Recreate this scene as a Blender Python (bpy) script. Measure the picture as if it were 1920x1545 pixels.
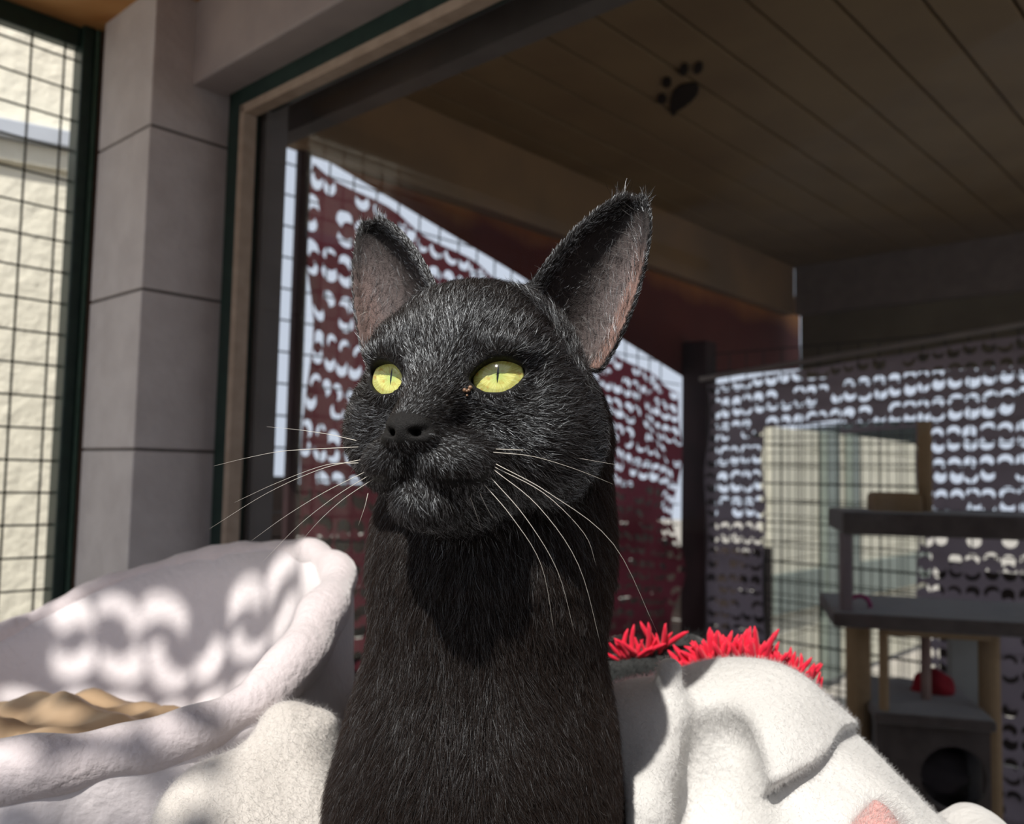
import bpy, bmesh, math, random
import numpy as np
from mathutils import Vector, Matrix
from mathutils.bvhtree import BVHTree

scene = bpy.context.scene
COL = scene.collection
for _o in list(bpy.data.objects):
    bpy.data.objects.remove(_o)

# ---------------------------------------------------------------- camera
FPX, CX, CY = 1663.0, 960.0, 772.5
CAM = Vector((0.0, 0.0, 1.35))
PITCH, ROLL = math.radians(4.0), math.radians(1.2)
FW = Vector((0, math.cos(PITCH), math.sin(PITCH)))
_u0 = Vector((0, -math.sin(PITCH), math.cos(PITCH)))
_r0 = Vector((1, 0, 0))
RT = _r0 * math.cos(ROLL) + _u0 * math.sin(ROLL)
UP = -_r0 * math.sin(ROLL) + _u0 * math.cos(ROLL)
cam_d = bpy.data.cameras.new('camera')
cam_d.sensor_width = 36.0
cam_d.lens = FPX / 1920.0 * 36.0
cam_d.clip_start = 0.02
cam_d.dof.use_dof = True
cam_d.dof.focus_distance = 0.345
cam_d.dof.aperture_fstop = 13.0
cam = bpy.data.objects.new('camera', cam_d)
MM = 0.001
M = Matrix((RT, UP, -FW)).transposed().to_4x4()
M.translation = CAM
cam.matrix_world = M
COL.objects.link(cam)
scene.camera = cam

# ---------------------------------------------------------------- sky, sun, exposure
world = bpy.data.worlds.new('sky')
scene.world = world
world.use_nodes = True
_bg = world.node_tree.nodes['Background']
_bg.inputs['Color'].default_value = (0.80, 0.87, 1.0, 1)
_bg.inputs['Strength'].default_value = 0.78
SUN_FROM = Vector((-0.245, -0.60, 0.79)).normalized()
sun_d = bpy.data.lights.new('sun', 'SUN')
sun_d.energy = 4.5
sun_d.angle = math.radians(0.9)
sun_d.color = (1.0, 0.955, 0.88)
sun = bpy.data.objects.new('sun', sun_d)
sun.rotation_euler = SUN_FROM.to_track_quat('Z', 'Y').to_euler()
sun.location = CAM + SUN_FROM * 6
COL.objects.link(sun)
vs = scene.view_settings
vs.view_transform = 'Standard'
vs.look = 'None'
vs.gamma = 1.0
vs.use_curve_mapping = False
vs.exposure = 0.1
scene.cycles.max_bounces = 8
scene.cycles.transparent_max_bounces = 16

# ---------------------------------------------------------------- helpers
def P(px, py, d):
    """point seen at photo pixel (px, py), d metres in front of the camera"""
    return CAM + (RT * ((px - CX) / FPX) + UP * ((CY - py) / FPX) + FW) * d

def ray(px, py):
    return RT * ((px - CX) / FPX) + UP * ((CY - py) / FPX) + FW

def hit(px, py, pt, n):
    r = ray(px, py)
    t = (Vector(pt) - CAM).dot(n) / r.dot(n)
    return CAM + r * t

def link(name, me, mat=None, parent=None):
    o = bpy.data.objects.new(name, me)
    COL.objects.link(o)
    if mat is not None:
        me.materials.append(mat)
    if parent is not None:
        o.parent = parent
    return o

def mesh(name, verts, faces, mat=None, parent=None, smooth=False):
    me = bpy.data.meshes.new(name)
    me.from_pydata([tuple(v) for v in verts], [], faces)
    me.update()
    if smooth:
        me.shade_smooth()
    return link(name, me, mat, parent)

def bmobj(name, bm, mat=None, parent=None, smooth=False):
    bmesh.ops.recalc_face_normals(bm, faces=bm.faces)
    me = bpy.data.meshes.new(name)
    bm.to_mesh(me)
    bm.free()
    if smooth:
        me.shade_smooth()
    return link(name, me, mat, parent)

def tag(o, label=None, cat=None, group=None, kind=None):
    if label: o['label'] = label
    if cat: o['category'] = cat
    if group: o['group'] = group
    if kind: o['kind'] = kind
    return o

def empty(name, loc=(0, 0, 0)):
    o = bpy.data.objects.new(name, None)
    o.empty_display_size = 0.05
    o.location = loc
    COL.objects.link(o)
    return o

def part(o, root):
    """parent o (built in world coordinates) to root placed by pure translation"""
    o.parent = root
    o.matrix_parent_inverse = Matrix.Translation(-Vector(root.location))
    return o

def prism_bm(bm, pts, vec):
    """closed prism: polygon pts swept along vec"""
    a = [bm.verts.new(p) for p in pts]
    b = [bm.verts.new(Vector(p) + Vector(vec)) for p in pts]
    n = len(pts)
    bm.faces.new(a)
    bm.faces.new(list(reversed(b)))
    for i in range(n):
        j = (i + 1) % n
        bm.faces.new((a[i], b[i], b[j], a[j]))

def box_bm(bm, o, u, v, w, bevel=0.0):
    """box with corner o and edge vectors u, v, w"""
    o, u, v, w = Vector(o), Vector(u), Vector(v), Vector(w)
    tmp = bmesh.new() if bevel else bm
    prism_bm(tmp, [o, o + u, o + u + v, o + v], w)
    if bevel:
        bmesh.ops.bevel(tmp, geom=list(tmp.edges), offset=bevel, segments=2, affect='EDGES', profile=0.5)
        me = bpy.data.meshes.new('t')
        tmp.to_mesh(me)
        tmp.free()
        bm.from_mesh(me)
        bpy.data.meshes.remove(me)

def tube_bm(bm, pts, r, seg=6, cap=True):
    pts = [Vector(p) for p in pts]
    n = len(pts)
    rs = r if hasattr(r, '__len__') else [r] * n
    t0 = (pts[1] - pts[0]).normalized()
    ref = Vector((0, 0, 1)) if abs(t0.z) < 0.9 else Vector((1, 0, 0))
    a = t0.cross(ref).normalized()
    rings = []
    for i in range(n):
        t = (pts[min(i + 1, n - 1)] - pts[max(i - 1, 0)]).normalized()
        a = (a - t * a.dot(t)).normalized()
        b = t.cross(a)
        rings.append([bm.verts.new(pts[i] + (a * math.cos(k * 2 * math.pi / seg) + b * math.sin(k * 2 * math.pi / seg)) * rs[i]) for k in range(seg)])
    for i in range(n - 1):
        for k in range(seg):
            l = (k + 1) % seg
            bm.faces.new((rings[i][k], rings[i][l], rings[i + 1][l], rings[i + 1][k]))
    if cap:
        bm.faces.new(list(reversed(rings[0])))
        bm.faces.new(rings[-1])

def spline(ctrl, n):
    """Catmull-Rom through the control points"""
    c = [np.array(p, float) for p in ctrl]
    c = [2 * c[0] - c[1]] + c + [2 * c[-1] - c[-2]]
    out = []
    m = len(c) - 3
    for i in range(n):
        s = i / (n - 1) * m
        k = min(int(s), m - 1)
        t = s - k
        p0, p1, p2, p3 = c[k:k + 4]
        out.append(Vector(0.5 * (2 * p1 + (p2 - p0) * t + (2 * p0 - 5 * p1 + 4 * p2 - p3) * t * t + (3 * p1 - p0 - 3 * p2 + p3) * t ** 3)))
    return out

def mat(name, col, rough=0.7, spec=0.3, col2=None, scale=20.0, bump=0.0, bscale=None, detail=4.0, sheen=0.0, stretch=None):
    """principled material; colour mottled with noise between col and col2, optional noise relief"""
    m = bpy.data.materials.new(name)
    m.use_nodes = True
    nt = m.node_tree
    N, L = nt.nodes, nt.links
    b = N['Principled BSDF']
    b.inputs['Roughness'].default_value = rough
    b.inputs['Specular IOR Level'].default_value = spec
    if sheen:
        b.inputs['Sheen Weight'].default_value = sheen
        b.inputs['Sheen Roughness'].default_value = 0.5
    tc = N.new('ShaderNodeTexCoord')
    mp = N.new('ShaderNodeMapping')
    L.new(tc.outputs['Object'], mp.inputs['Vector'])
    if stretch: mp.inputs['Scale'].default_value = stretch
    no = N.new('ShaderNodeTexNoise')
    no.inputs['Scale'].default_value = scale
    no.inputs['Detail'].default_value = detail
    L.new(mp.outputs['Vector'], no.inputs['Vector'])
    mx = N.new('ShaderNodeMix')
    mx.data_type = 'RGBA'
    c2 = col2 if col2 else tuple(c * 0.85 for c in col)
    mx.inputs['A'].default_value = (*col, 1)
    mx.inputs['B'].default_value = (*c2, 1)
    cr = N.new('ShaderNodeMapRange')
    cr.inputs['From Min'].default_value = 0.35
    cr.inputs['From Max'].default_value = 0.65
    L.new(no.outputs['Fac'], cr.inputs['Value'])
    L.new(cr.outputs['Result'], mx.inputs['Factor'])
    L.new(mx.outputs['Result'], b.inputs['Base Color'])
    if bump:
        n2 = N.new('ShaderNodeTexNoise')
        n2.inputs['Scale'].default_value = bscale or scale * 3
        n2.inputs['Detail'].default_value = 6
        L.new(mp.outputs['Vector'], n2.inputs['Vector'])
        bp = N.new('ShaderNodeBump')
        bp.inputs['Strength'].default_value = 1.0
        bp.inputs['Distance'].default_value = bump
        L.new(n2.outputs['Fac'], bp.inputs['Height'])
        L.new(bp.outputs['Normal'], b.inputs['Normal'])
    return m

def s2l(*c):
    """sRGB 0-255 -> linear"""
    return tuple(((x / 255 + 0.055) / 1.055) ** 2.4 if x > 10 else x / 255 / 12.92 for x in c)

# signed distance helpers on numpy arrays (metres)
def sd_ell(X, Y, Z, c, r):
    x, y, z = (X - c[0]), (Y - c[1]), (Z - c[2])
    k0 = np.sqrt((x / r[0]) ** 2 + (y / r[1]) ** 2 + (z / r[2]) ** 2)
    k1 = np.sqrt((x / r[0] ** 2) ** 2 + (y / r[1] ** 2) ** 2 + (z / r[2] ** 2) ** 2) + 1e-9
    return k0 * (k0 - 1.0) / k1

def sd_cone(X, Y, Z, a, b, ra, rb):
    """round cone (linear radius) from a to b"""
    a, b = np.array(a, float), np.array(b, float)
    d = b - a
    l2 = float(d @ d)
    h = np.clip(((X - a[0]) * d[0] + (Y - a[1]) * d[1] + (Z - a[2]) * d[2]) / l2, 0, 1)
    x, y, z = X - a[0] - d[0] * h, Y - a[1] - d[1] * h, Z - a[2] - d[2] * h
    return np.sqrt(x * x + y * y + z * z) - (ra + (rb - ra) * h)

def smin(a, b, k):
    h = np.maximum(k - np.abs(a - b), 0) / k
    return np.minimum(a, b) - h * h * k * 0.25

def smax(a, b, k):
    return -smin(-a, -b, k)

def surface_nets(V, xs, ys, zs):
    """mesh the zero level of V on the rectilinear grid xs, ys, zs"""
    S = V < 0
    nx, ny, nz = V.shape
    cnt = np.zeros((nx - 1, ny - 1, nz - 1), np.int8)
    for dx in (0, 1):
        for dy in (0, 1):
            for dz in (0, 1):
                cnt += S[dx:nx - 1 + dx, dy:ny - 1 + dy, dz:nz - 1 + dz]
    act = (cnt > 0) & (cnt < 8)
    I, J, K = np.nonzero(act)
    idx = np.full(act.shape, -1, np.int64)
    idx[I, J, K] = np.arange(len(I))
    acc = np.zeros((len(I), 3))
    num = np.zeros(len(I))
    cs = [(0, 0, 0), (1, 0, 0), (0, 1, 0), (1, 1, 0), (0, 0, 1), (1, 0, 1), (0, 1, 1), (1, 1, 1)]
    for a in range(8):
        for b in range(a + 1, 8):
            if sum(abs(p - q) for p, q in zip(cs[a], cs[b])) != 1:
                continue
            A, B = cs[a], cs[b]
            va = V[I + A[0], J + A[1], K + A[2]]
            vb = V[I + B[0], J + B[1], K + B[2]]
            m = (va < 0) != (vb < 0)
            t = np.where(m, va / np.where(m, va - vb, 1), 0)
            pa = np.stack([xs[I + A[0]], ys[J + A[1]], zs[K + A[2]]], 1)
            pb = np.stack([xs[I + B[0]], ys[J + B[1]], zs[K + B[2]]], 1)
            acc += np.where(m[:, None], pa + (pb - pa) * t[:, None], 0)
            num += m
    verts = acc / num[:, None]
    quads = []
    for ax in range(3):
        sl0 = [slice(1, n - 1) for n in (nx, ny, nz)]
        sl1 = list(sl0)
        sl0[ax] = slice(0, (nx, ny, nz)[ax] - 1)
        sl1[ax] = slice(1, (nx, ny, nz)[ax])
        s0, s1 = S[tuple(sl0)], S[tuple(sl1)]
        for flip in (False, True):
            m = (s0 & ~s1) if not flip else (~s0 & s1)
            i, j, k = np.nonzero(m)
            off = [1, 1, 1]
            off[ax] = 0
            i, j, k = i + off[0], j + off[1], k + off[2]
            u, v = [(1, 2), (2, 0), (0, 1)][ax]
            def cell(du, dv):
                c = [i.copy(), j.copy(), k.copy()]
                c[u] -= du
                c[v] -= dv
                return idx[c[0], c[1], c[2]]
            q = np.stack([cell(1, 1), cell(0, 1), cell(0, 0), cell(1, 0)], 1)
            if flip: q = q[:, ::-1]
            quads.append(q)
    return verts, np.concatenate(quads)

def np_mesh(name, verts, quads, mat_=None, parent=None, relax=0):
    me = bpy.data.meshes.new(name)
    n, m = len(verts), len(quads)
    if relax:
        e = np.concatenate([quads[:, [0, 1]], quads[:, [1, 2]], quads[:, [2, 3]], quads[:, [3, 0]]])
        e = np.concatenate([e, e[:, ::-1]])
        deg = np.bincount(e[:, 0], minlength=n)[:, None]
        for it in range(relax):
            for lam in (0.5, -0.52):
                s = np.stack([np.bincount(e[:, 0], weights=verts[e[:, 1], c], minlength=n) for c in range(3)], 1)
                verts = verts + lam * (s / np.maximum(deg, 1) - verts)
    me.vertices.add(n)
    me.vertices.foreach_set('co', verts.astype(np.float32).ravel())
    me.loops.add(m * 4)
    me.loops.foreach_set('vertex_index', quads.astype(np.int32).ravel())
    me.polygons.add(m)
    me.polygons.foreach_set('loop_start', np.arange(0, m * 4, 4, dtype=np.int32))
    me.update(calc_edges=True)
    me.validate()
    me.shade_smooth()
    return link(name, me, mat_, parent)

def hair_obj(name, roots, pts, rad, mat_, parent=None):
    """pts: (N, K, 3) strand points, rad: (N, K)"""
    N, K = pts.shape[:2]
    cu = bpy.data.hair_curves.new(name)
    cu.add_curves([K] * N)
    cu.attributes['position'].data.foreach_set('vector', pts.astype(np.float32).ravel())
    ra = cu.attributes.get('radius') or cu.attributes.new('radius', 'FLOAT', 'POINT')
    ra.data.foreach_set('value', rad.astype(np.float32).ravel())
    cu.materials.append(mat_)
    o = bpy.data.objects.new(name, cu)
    COL.objects.link(o)
    if parent is not None: o.parent = parent
    return o

def mesh_arrays(o):
    me = o.data
    me.calc_loop_triangles()
    nv = len(me.vertices)
    co = np.empty(nv * 3, np.float32)
    me.vertices.foreach_get('co', co)
    no = np.empty(nv * 3, np.float32)
    me.vertices.foreach_get('normal', no)
    nt = len(me.loop_triangles)
    tr = np.empty(nt * 3, np.int32)
    me.loop_triangles.foreach_get('vertices', tr)
    return co.reshape(-1, 3).astype(float), no.reshape(-1, 3).astype(float), tr.reshape(-1, 3)

def sample_tris(co, no, tr, weight, n, rng, attrs=()):
    """n random points over the triangles, density ~ area * weight (per vertex)"""
    a, b, c = co[tr[:, 0]], co[tr[:, 1]], co[tr[:, 2]]
    area = np.linalg.norm(np.cross(b - a, c - a), axis=1) * weight[tr].mean(1)
    f = rng.choice(len(tr), n, p=area / area.sum())
    r1, r2 = np.sqrt(rng.random(n)), rng.random(n)
    w = np.stack([1 - r1, r1 * (1 - r2), r1 * r2], 1)
    t = tr[f]
    def it(A):
        return (A[t] * w[..., None]).sum(1) if A.ndim > 1 else (A[t] * w).sum(1)
    nn = it(no)
    nn /= np.linalg.norm(nn, axis=1)[:, None] + 1e-9
    return it(co), nn, [it(x) for x in attrs]

def nrm(v):
    return v / (np.linalg.norm(v, axis=-1, keepdims=True) + 1e-9)

def bez(p, t):
    p = [np.array(q, float) for q in p]
    while len(p) > 1:
        p = [p[i] * (1 - t) + p[i + 1] * t for i in range(len(p) - 1)]
    return p[0]

def hair_mat(name, gloss, red, rough=0.32, col=None):
    m = bpy.data.materials.new(name)
    m.use_nodes = True
    nt = m.node_tree
    N, L = nt.nodes, nt.links
    N.remove(N['Principled BSDF'])
    if col is None:
        hi = N.new('ShaderNodeHairInfo')
        pw = N.new('ShaderNodeMath'); pw.operation = 'POWER'; pw.inputs[1].default_value = 5.0
        L.new(hi.outputs['Random'], pw.inputs[0])
        mr = N.new('ShaderNodeMapRange'); mr.inputs['To Min'].default_value = 0.012; mr.inputs['To Max'].default_value = gloss
        L.new(pw.outputs[0], mr.inputs['Value'])
        mx = N.new('ShaderNodeMix'); mx.data_type = 'RGBA'
        mx.inputs['A'].default_value = (0, 0, 0, 1); mx.inputs['B'].default_value = (0.90, 0.95, 1.0, 1)
        L.new(mr.outputs['Result'], mx.inputs['Factor'])
        a = N.new('ShaderNodeBsdfHair'); a.component = 'Reflection'
        a.inputs['RoughnessU'].default_value = rough; a.inputs['RoughnessV'].default_value = 0.7
        a.inputs['Offset'].default_value = math.radians(-4)
        L.new(mx.outputs['Result'], a.inputs['Color'])
        t = N.new('ShaderNodeBsdfHair'); t.component = 'Transmission'
        t.inputs['Color'].default_value = (*red, 1); t.inputs['RoughnessU'].default_value = 0.5; t.inputs['RoughnessV'].default_value = 1.0
        d = N.new('ShaderNodeBsdfDiffuse'); d.inputs['Color'].default_value = (*[c * 0.55 for c in red], 1)
        s1 = N.new('ShaderNodeAddShader'); s2 = N.new('ShaderNodeAddShader')
        L.new(a.outputs[0], s1.inputs[0]); L.new(t.outputs[0], s1.inputs[1])
        L.new(s1.outputs[0], s2.inputs[0]); L.new(d.outputs[0], s2.inputs[1])
        L.new(s2.outputs[0], N['Material Output'].inputs['Surface'])
        return m
    h = N.new('ShaderNodeBsdfHairPrincipled')
    h.parametrization = 'COLOR'
    h.inputs['Color'].default_value = (*col, 1)
    h.inputs['Roughness'].default_value = rough
    h.inputs['Radial Roughness'].default_value = 0.4
    h.inputs['Random Roughness'].default_value = 0.3
    L.new(h.outputs[0], N['Material Output'].inputs['Surface'])
    return m
# ================================================================ the enclosure
E1 = Vector((0.735, -0.678, 0)).normalized()      # along the window wall, towards the right of the photo
E2 = Vector((0.678, 0.735, 0)).normalized()       # through the window, away from the camera
ZU = Vector((0, 0, 1))
FLOOR_Z, BENCH_Z = 0.0, 1.06

M_BLOCK = mat('painted_block', (0.60, 0.56, 0.56), 0.75, 0.2, (0.53, 0.49, 0.49), 22, 0.0012, 90)
M_JOINT = mat('joint', (0.13, 0.115, 0.11), 0.9, 0.1, None, 40)
M_GREEN = mat('dark_green_paint', (0.010, 0.028, 0.024), 0.4, 0.4, (0.016, 0.040, 0.032), 60)
M_GREEN2 = mat('green_paint', (0.07, 0.13, 0.10), 0.45, 0.4, (0.05, 0.10, 0.075), 60)
M_BEAD = mat('bead_wood', (0.42, 0.33, 0.26), 0.6, 0.3, (0.34, 0.26, 0.20), 40)
M_PLY = mat('plywood', (0.56, 0.30, 0.115), 0.6, 0.25, (0.38, 0.165, 0.05), 5, 0.0, None, 6, 0, (1, 4, 1))
M_TIMBER = mat('brown_timber', (0.16, 0.10, 0.075), 0.7, 0.2, (0.10, 0.06, 0.045), 12, 0, None, 5, 0, (1, 1, 0.2))
M_MAUVE = mat('mauve_timber', (0.40, 0.35, 0.345), 0.65, 0.25, (0.34, 0.30, 0.30), 14)
M_CREAM = mat('cream_render', (0.90, 0.86, 0.72), 0.85, 0.15, (0.86, 0.82, 0.68), 9, 0.005, 40)
M_WIRE = mat('wire', (0.10, 0.10, 0.055), 0.5, 0.5, (0.06, 0.06, 0.04), 60)
M_FLOOR = mat('floor', (0.17, 0.15, 0.135), 0.8, 0.2, None, 6)
M_GROUND = mat('ground', (0.42, 0.38, 0.33), 0.9, 0.1, (0.36, 0.33, 0.28), 3)  # unseen ground kept pale to bounce light onto pillar and ceiling

def oriented_box(name, o, u, v, w, m, parent=None, bevel=0.0):
    bm = bmesh.new()
    box_bm(bm, o, u, v, w, bevel)
    ob = bmobj(name, bm, m)
    if parent is not None: part(ob, parent)
    return ob

# --- pillar of painted blocks in the corner (light face along E1, dark face along E2)
K = P(268, 500, 1.15)
K.z = 0
Lf = K - E1 * 0.162
def zK(py): return hit(268, py, K, E2).z
def z_at_row(p, py):
    """height on the vertical through p that the photo shows at row py"""
    lo, hi = 0.0, 4.0
    for _ in range(50):
        z = (lo + hi) / 2
        v = Vector((p.x, p.y, z)) - CAM
        if CY - FPX * v.dot(UP) / v.dot(FW) > py: lo = z
        else: hi = z
    return z
zc_front = z_at_row(Lf, 46)
wall_left = empty('wall_left', K)
tag(wall_left, kind='structure')
core = oriented_box('mortar_core', K - E1 * 0.159 + E2 * 0.003, E1 * 0.156, E2 * 0.16, ZU * (zc_front + 0.02), M_JOINT, wall_left)
zj = [zK(240), zK(540), zK(842)]
course = (zj[0] - zj[2]) / 2
joints = [zj[0] + course] + zj + [zj[2] - course * q for q in range(1, 6)]
joints = sorted(j for j in joints if j > 0)
edges_ = [0.0] + joints + [zc_front + 0.02]
for za, zb in zip(edges_[:-1], edges_[1:]):
    if zb - za < 0.012: continue
    oriented_box('block', K - E1 * 0.162 + ZU * (za + 0.0018), E1 * 0.162, E2 * 0.17, ZU * (zb - za - 0.0036), M_BLOCK, wall_left, 0.0016)
# timber reveal between pillar and mesh window

# --- mesh window on the left, along E2
Q = Lf - E1 * 0.022
def onQ(px, py=700): return hit(px, py, Q, E1)
a_, b_ = onQ(121), onQ(156)
a_.z = b_.z = 0
frame_l = empty('window_2', (a_.x, a_.y, 0.5))
tag(frame_l, kind='structure')
u_ = (b_ - a_)
qe = Q + E2 * 0.17
tag(oriented_box('trim_1', b_ + E2 * 0.001, Vector((qe.x, qe.y, 0)) - b_, -E1 * 0.035, ZU * zc_front, M_TIMBER), kind='structure')
oriented_box('frame_post', a_ + ZU * 0.4 - E1 * 0.035, u_ * 0.72, E1 * 0.035, ZU * (zc_front - 0.4), M_GREEN, frame_l, 0.003)
oriented_box('frame_bead', a_ + u_ * 0.72 + ZU * 0.4 - E1 * 0.03, u_ * 0.28, E1 * 0.030, ZU * (zc_front - 0.4), M_GREEN2, frame_l, 0.002)
mdir = -E2
m0 = a_ - E1 * 0.02
zrow0 = hit(22, 556, m0, E1).z
dz_row = zrow0 - hit(22, 617, m0, E1).z
oriented_box('top_rail', m0 - E1 * 0.012 + ZU * (zc_front - 0.032), mdir * 1.5, E1 * 0.022, ZU * 0.03, M_GREEN, frame_l, 0.002)
oriented_box('bottom_rail', m0 - E1 * 0.02 + ZU * 0.40, mdir * 1.5, E1 * 0.04, ZU * 0.04, M_GREEN, frame_l, 0.002)
mesh_l = empty('wire_mesh', (m0.x, m0.y, 1.0))
tag(mesh_l, 'rusty green welded wire mesh stretched across the left opening', 'wire mesh')
ztop = min(hit(60, 22, m0, E1).z + 0.02, zc_front - 0.025)
i = -14
while True:
    z = zrow0 + dz_row * i
    if z > ztop: break
    if z > 0.44:
        bm = bmesh.new()
        tube_bm(bm, [m0 + ZU * z + E2 * 0.01, m0 + mdir * 0.75 + ZU * (z + 0.003), m0 + mdir * 1.5 + ZU * z], 0.0017, 5)
        part(bmobj('wire', bm, M_WIRE, None, True), mesh_l)
    i += 1
v1 = (hit(85, 750, m0, E1) - m0).dot(mdir)
v2 = (hit(20, 750, m0, E1) - m0).dot(mdir)
for q in range(24):
    d_ = v1 + (v2 - v1) * q
    if d_ > 1.5: break
    bm = bmesh.new()
    p0 = m0 + mdir * d_ - E1 * 0.0026
    tube_bm(bm, [p0 + ZU * 0.42, p0 + ZU * ztop], 0.0017, 5)
    part(bmobj('wire', bm, M_WIRE, None, True), mesh_l)

# --- neighbouring cream wall outside, in sunlight
Wn = Q - E1 * 0.62
_ra = Matrix.Rotation(math.radians(-15), 3, 'Z')
W1, W2 = _ra @ E1, _ra @ E2              # wall turned askew of the enclosure so more sun falls on it
wend = (hit(185, 600, Wn, W1) - Wn).dot(W2)
wo = oriented_box('wall_outside', Wn - W1 * 0.2 - W2 * 1.6 + ZU * 0.0, W1 * 0.2, W2 * (1.6 + wend), ZU * 2.6, M_CREAM)
tag(wo, kind='structure')
zl = hit(55, 262, Wn, W1).z
M_GUT = mat('grey_ledge', (0.58, 0.62, 0.68), 0.5, 0.3, None, 10)
led = empty('trim_2', (Wn.x, Wn.y, zl))
tag(led, kind='structure')
oriented_box('ledge_cap', Wn - W2 * 1.6 + ZU * (zl - 0.012), W1 * 0.035, W2 * (1.6 + wend), ZU * 0.036, M_GUT, led, 0.004)
oriented_box('ledge_mould', Wn - W2 * 1.6 + ZU * (zl - 0.055), W1 * 0.015, W2 * (1.6 + wend), ZU * 0.043, M_CREAM, led, 0.004)

# --- front ceiling of plywood, roof edge just behind the camera
def plan_prism(name, pts, z0, z1, m):
    bm = bmesh.new()
    prism_bm(bm, [Vector((p[0], p[1], z0)) for p in pts], (0, 0, z1 - z0))
    return bmobj(name, bm, m)
W0 = K + E2 * 0.105                      # window plane: through W0, normal E2
g0 = Q - E1 * 0.02 + E2 * 0.3
ROOF_Y = 0.15
pl = [Q - E1 * 0.02 + E2 * 0.14, W0 + E2 * 0.2, W0 + E1 * 2.6 + E2 * 0.2]
fr = [(2.4, -1.0), (0.55, -1.0), (0.45, 0.0), (-0.30, ROOF_Y), (-1.2, ROOF_Y + 0.2), ((g0 - E2 * 1.3).x, (g0 - E2 * 1.3).y)]  # unseen edge shaped to let sun onto the cat; right lobe added against sky
cl = plan_prism('ceiling', [(p.x, p.y) for p in pl] + fr, zc_front, zc_front + 0.03, M_PLY)
tag(cl, kind='structure')

# --- lintel over the window
Lp = K + E2 * 0.055
zlb = hit(364, 157, Lp, E2).z
l0 = hit(357, 120, Lp, E2)
l0.z = zlb
lint = oriented_box('trim_3', l0, E1 * 2.4, E2 * 0.12, ZU * (zc_front - zlb), M_MAUVE, None, 0.003)
tag(lint, kind='structure')

# --- the window itself
f0, f1, f2 = hit(411, 600, W0, E2), hit(437, 600, W0, E2), hit(446, 600, W0, E2)
zft = hit(440, 207, W0, E2).z
zbot = 0.92
win = empty('window_1', (W0.x, W0.y, zbot))
tag(win, kind='structure')
def wz(p, z): return Vector((p.x, p.y, z))
WLEN = 1.35
oriented_box('frame_side', wz(f0, zbot), f1 - f0, E2 * 0.04, ZU * (zlb - zbot + 0.004), M_GREEN, win, 0.002)
oriented_box('frame_head', wz(f0, zft), E1 * WLEN, E2 * 0.04, ZU * (zlb - zft + 0.004), M_GREEN, win, 0.002)
oriented_box('frame_sill', wz(f0, zbot), E1 * WLEN, E2 * 0.04, ZU * 0.04, M_GREEN, win, 0.002)
oriented_box('frame_side', wz(f0 + E1 * WLEN, zbot), E1 * 0.04, E2 * 0.04, ZU * (zlb - zbot), M_GREEN, win, 0.002)
bw = (f2 - f1).length
oriented_box('bead', wz(f1, zbot + 0.04) - E2 * 0.004, f2 - f1, E2 * 0.02, ZU * (zft - zbot - 0.04), M_BEAD, win, 0.001)
oriented_box('bead', wz(f1, zft - bw) - E2 * 0.004, E1 * (WLEN - 0.03), E2 * 0.02, ZU * bw, M_BEAD, win, 0.001)
def glass_mat():
    m = bpy.data.materials.new('window_glass')
    m.use_nodes = True
    nt = m.node_tree
    N, L = nt.nodes, nt.links
    N.remove(N['Principled BSDF'])
    t = N.new('ShaderNodeBsdfTransparent'); t.inputs['Color'].default_value = (0.93, 0.94, 0.95, 1)
    g = N.new('ShaderNodeBsdfGlossy'); g.inputs['Roughness'].default_value = 0.02
    lw = N.new('ShaderNodeLayerWeight'); lw.inputs['Blend'].default_value = 0.2
    mr = N.new('ShaderNodeMapRange'); mr.inputs['To Min'].default_value = 0.002; mr.inputs['To Max'].default_value = 0.05
    L.new(lw.outputs['Fresnel'], mr.inputs['Value'])
    mx = N.new('ShaderNodeMixShader')
    L.new(mr.outputs['Result'], mx.inputs['Fac'])
    L.new(t.outputs[0], mx.inputs[1]); L.new(g.outputs[0], mx.inputs[2])
    L.new(mx.outputs[0], N['Material Output'].inputs['Surface'])
    return m
oriented_box('pane', wz(f1, zbot + 0.03) + E2 * 0.014, E1 * (WLEN - 0.02), E2 * 0.004, ZU * (zft - zbot - 0.03), glass_mat(), win)
# wall under and beside the window, and above the lintel up to the far roof
wu = oriented_box('wall_window', wz(W0, 0.0) - E1 * 0.02, E1 * 3.0, E2 * 0.12, ZU * zbot, M_BLOCK)
tag(wu, kind='structure')
wr = oriented_box('wall_right', wz(f0 + E1 * (WLEN + 0.04), zbot), E1 * 1.7, E2 * 0.12, ZU * (zlb - zbot), M_BLOCK)
tag(oriented_box('sky_block_wall', (-0.40, -1.1, 0.0), (2.6, 0, 0), (0, 0.1, 0), (0, 0, zc_front), mat('dull_wall', (0.16, 0.13, 0.12), 0.8, 0.1)), kind='structure')  # unseen wall added to block low sky and deepen the contrast
tag(wr, kind='structure')

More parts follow.
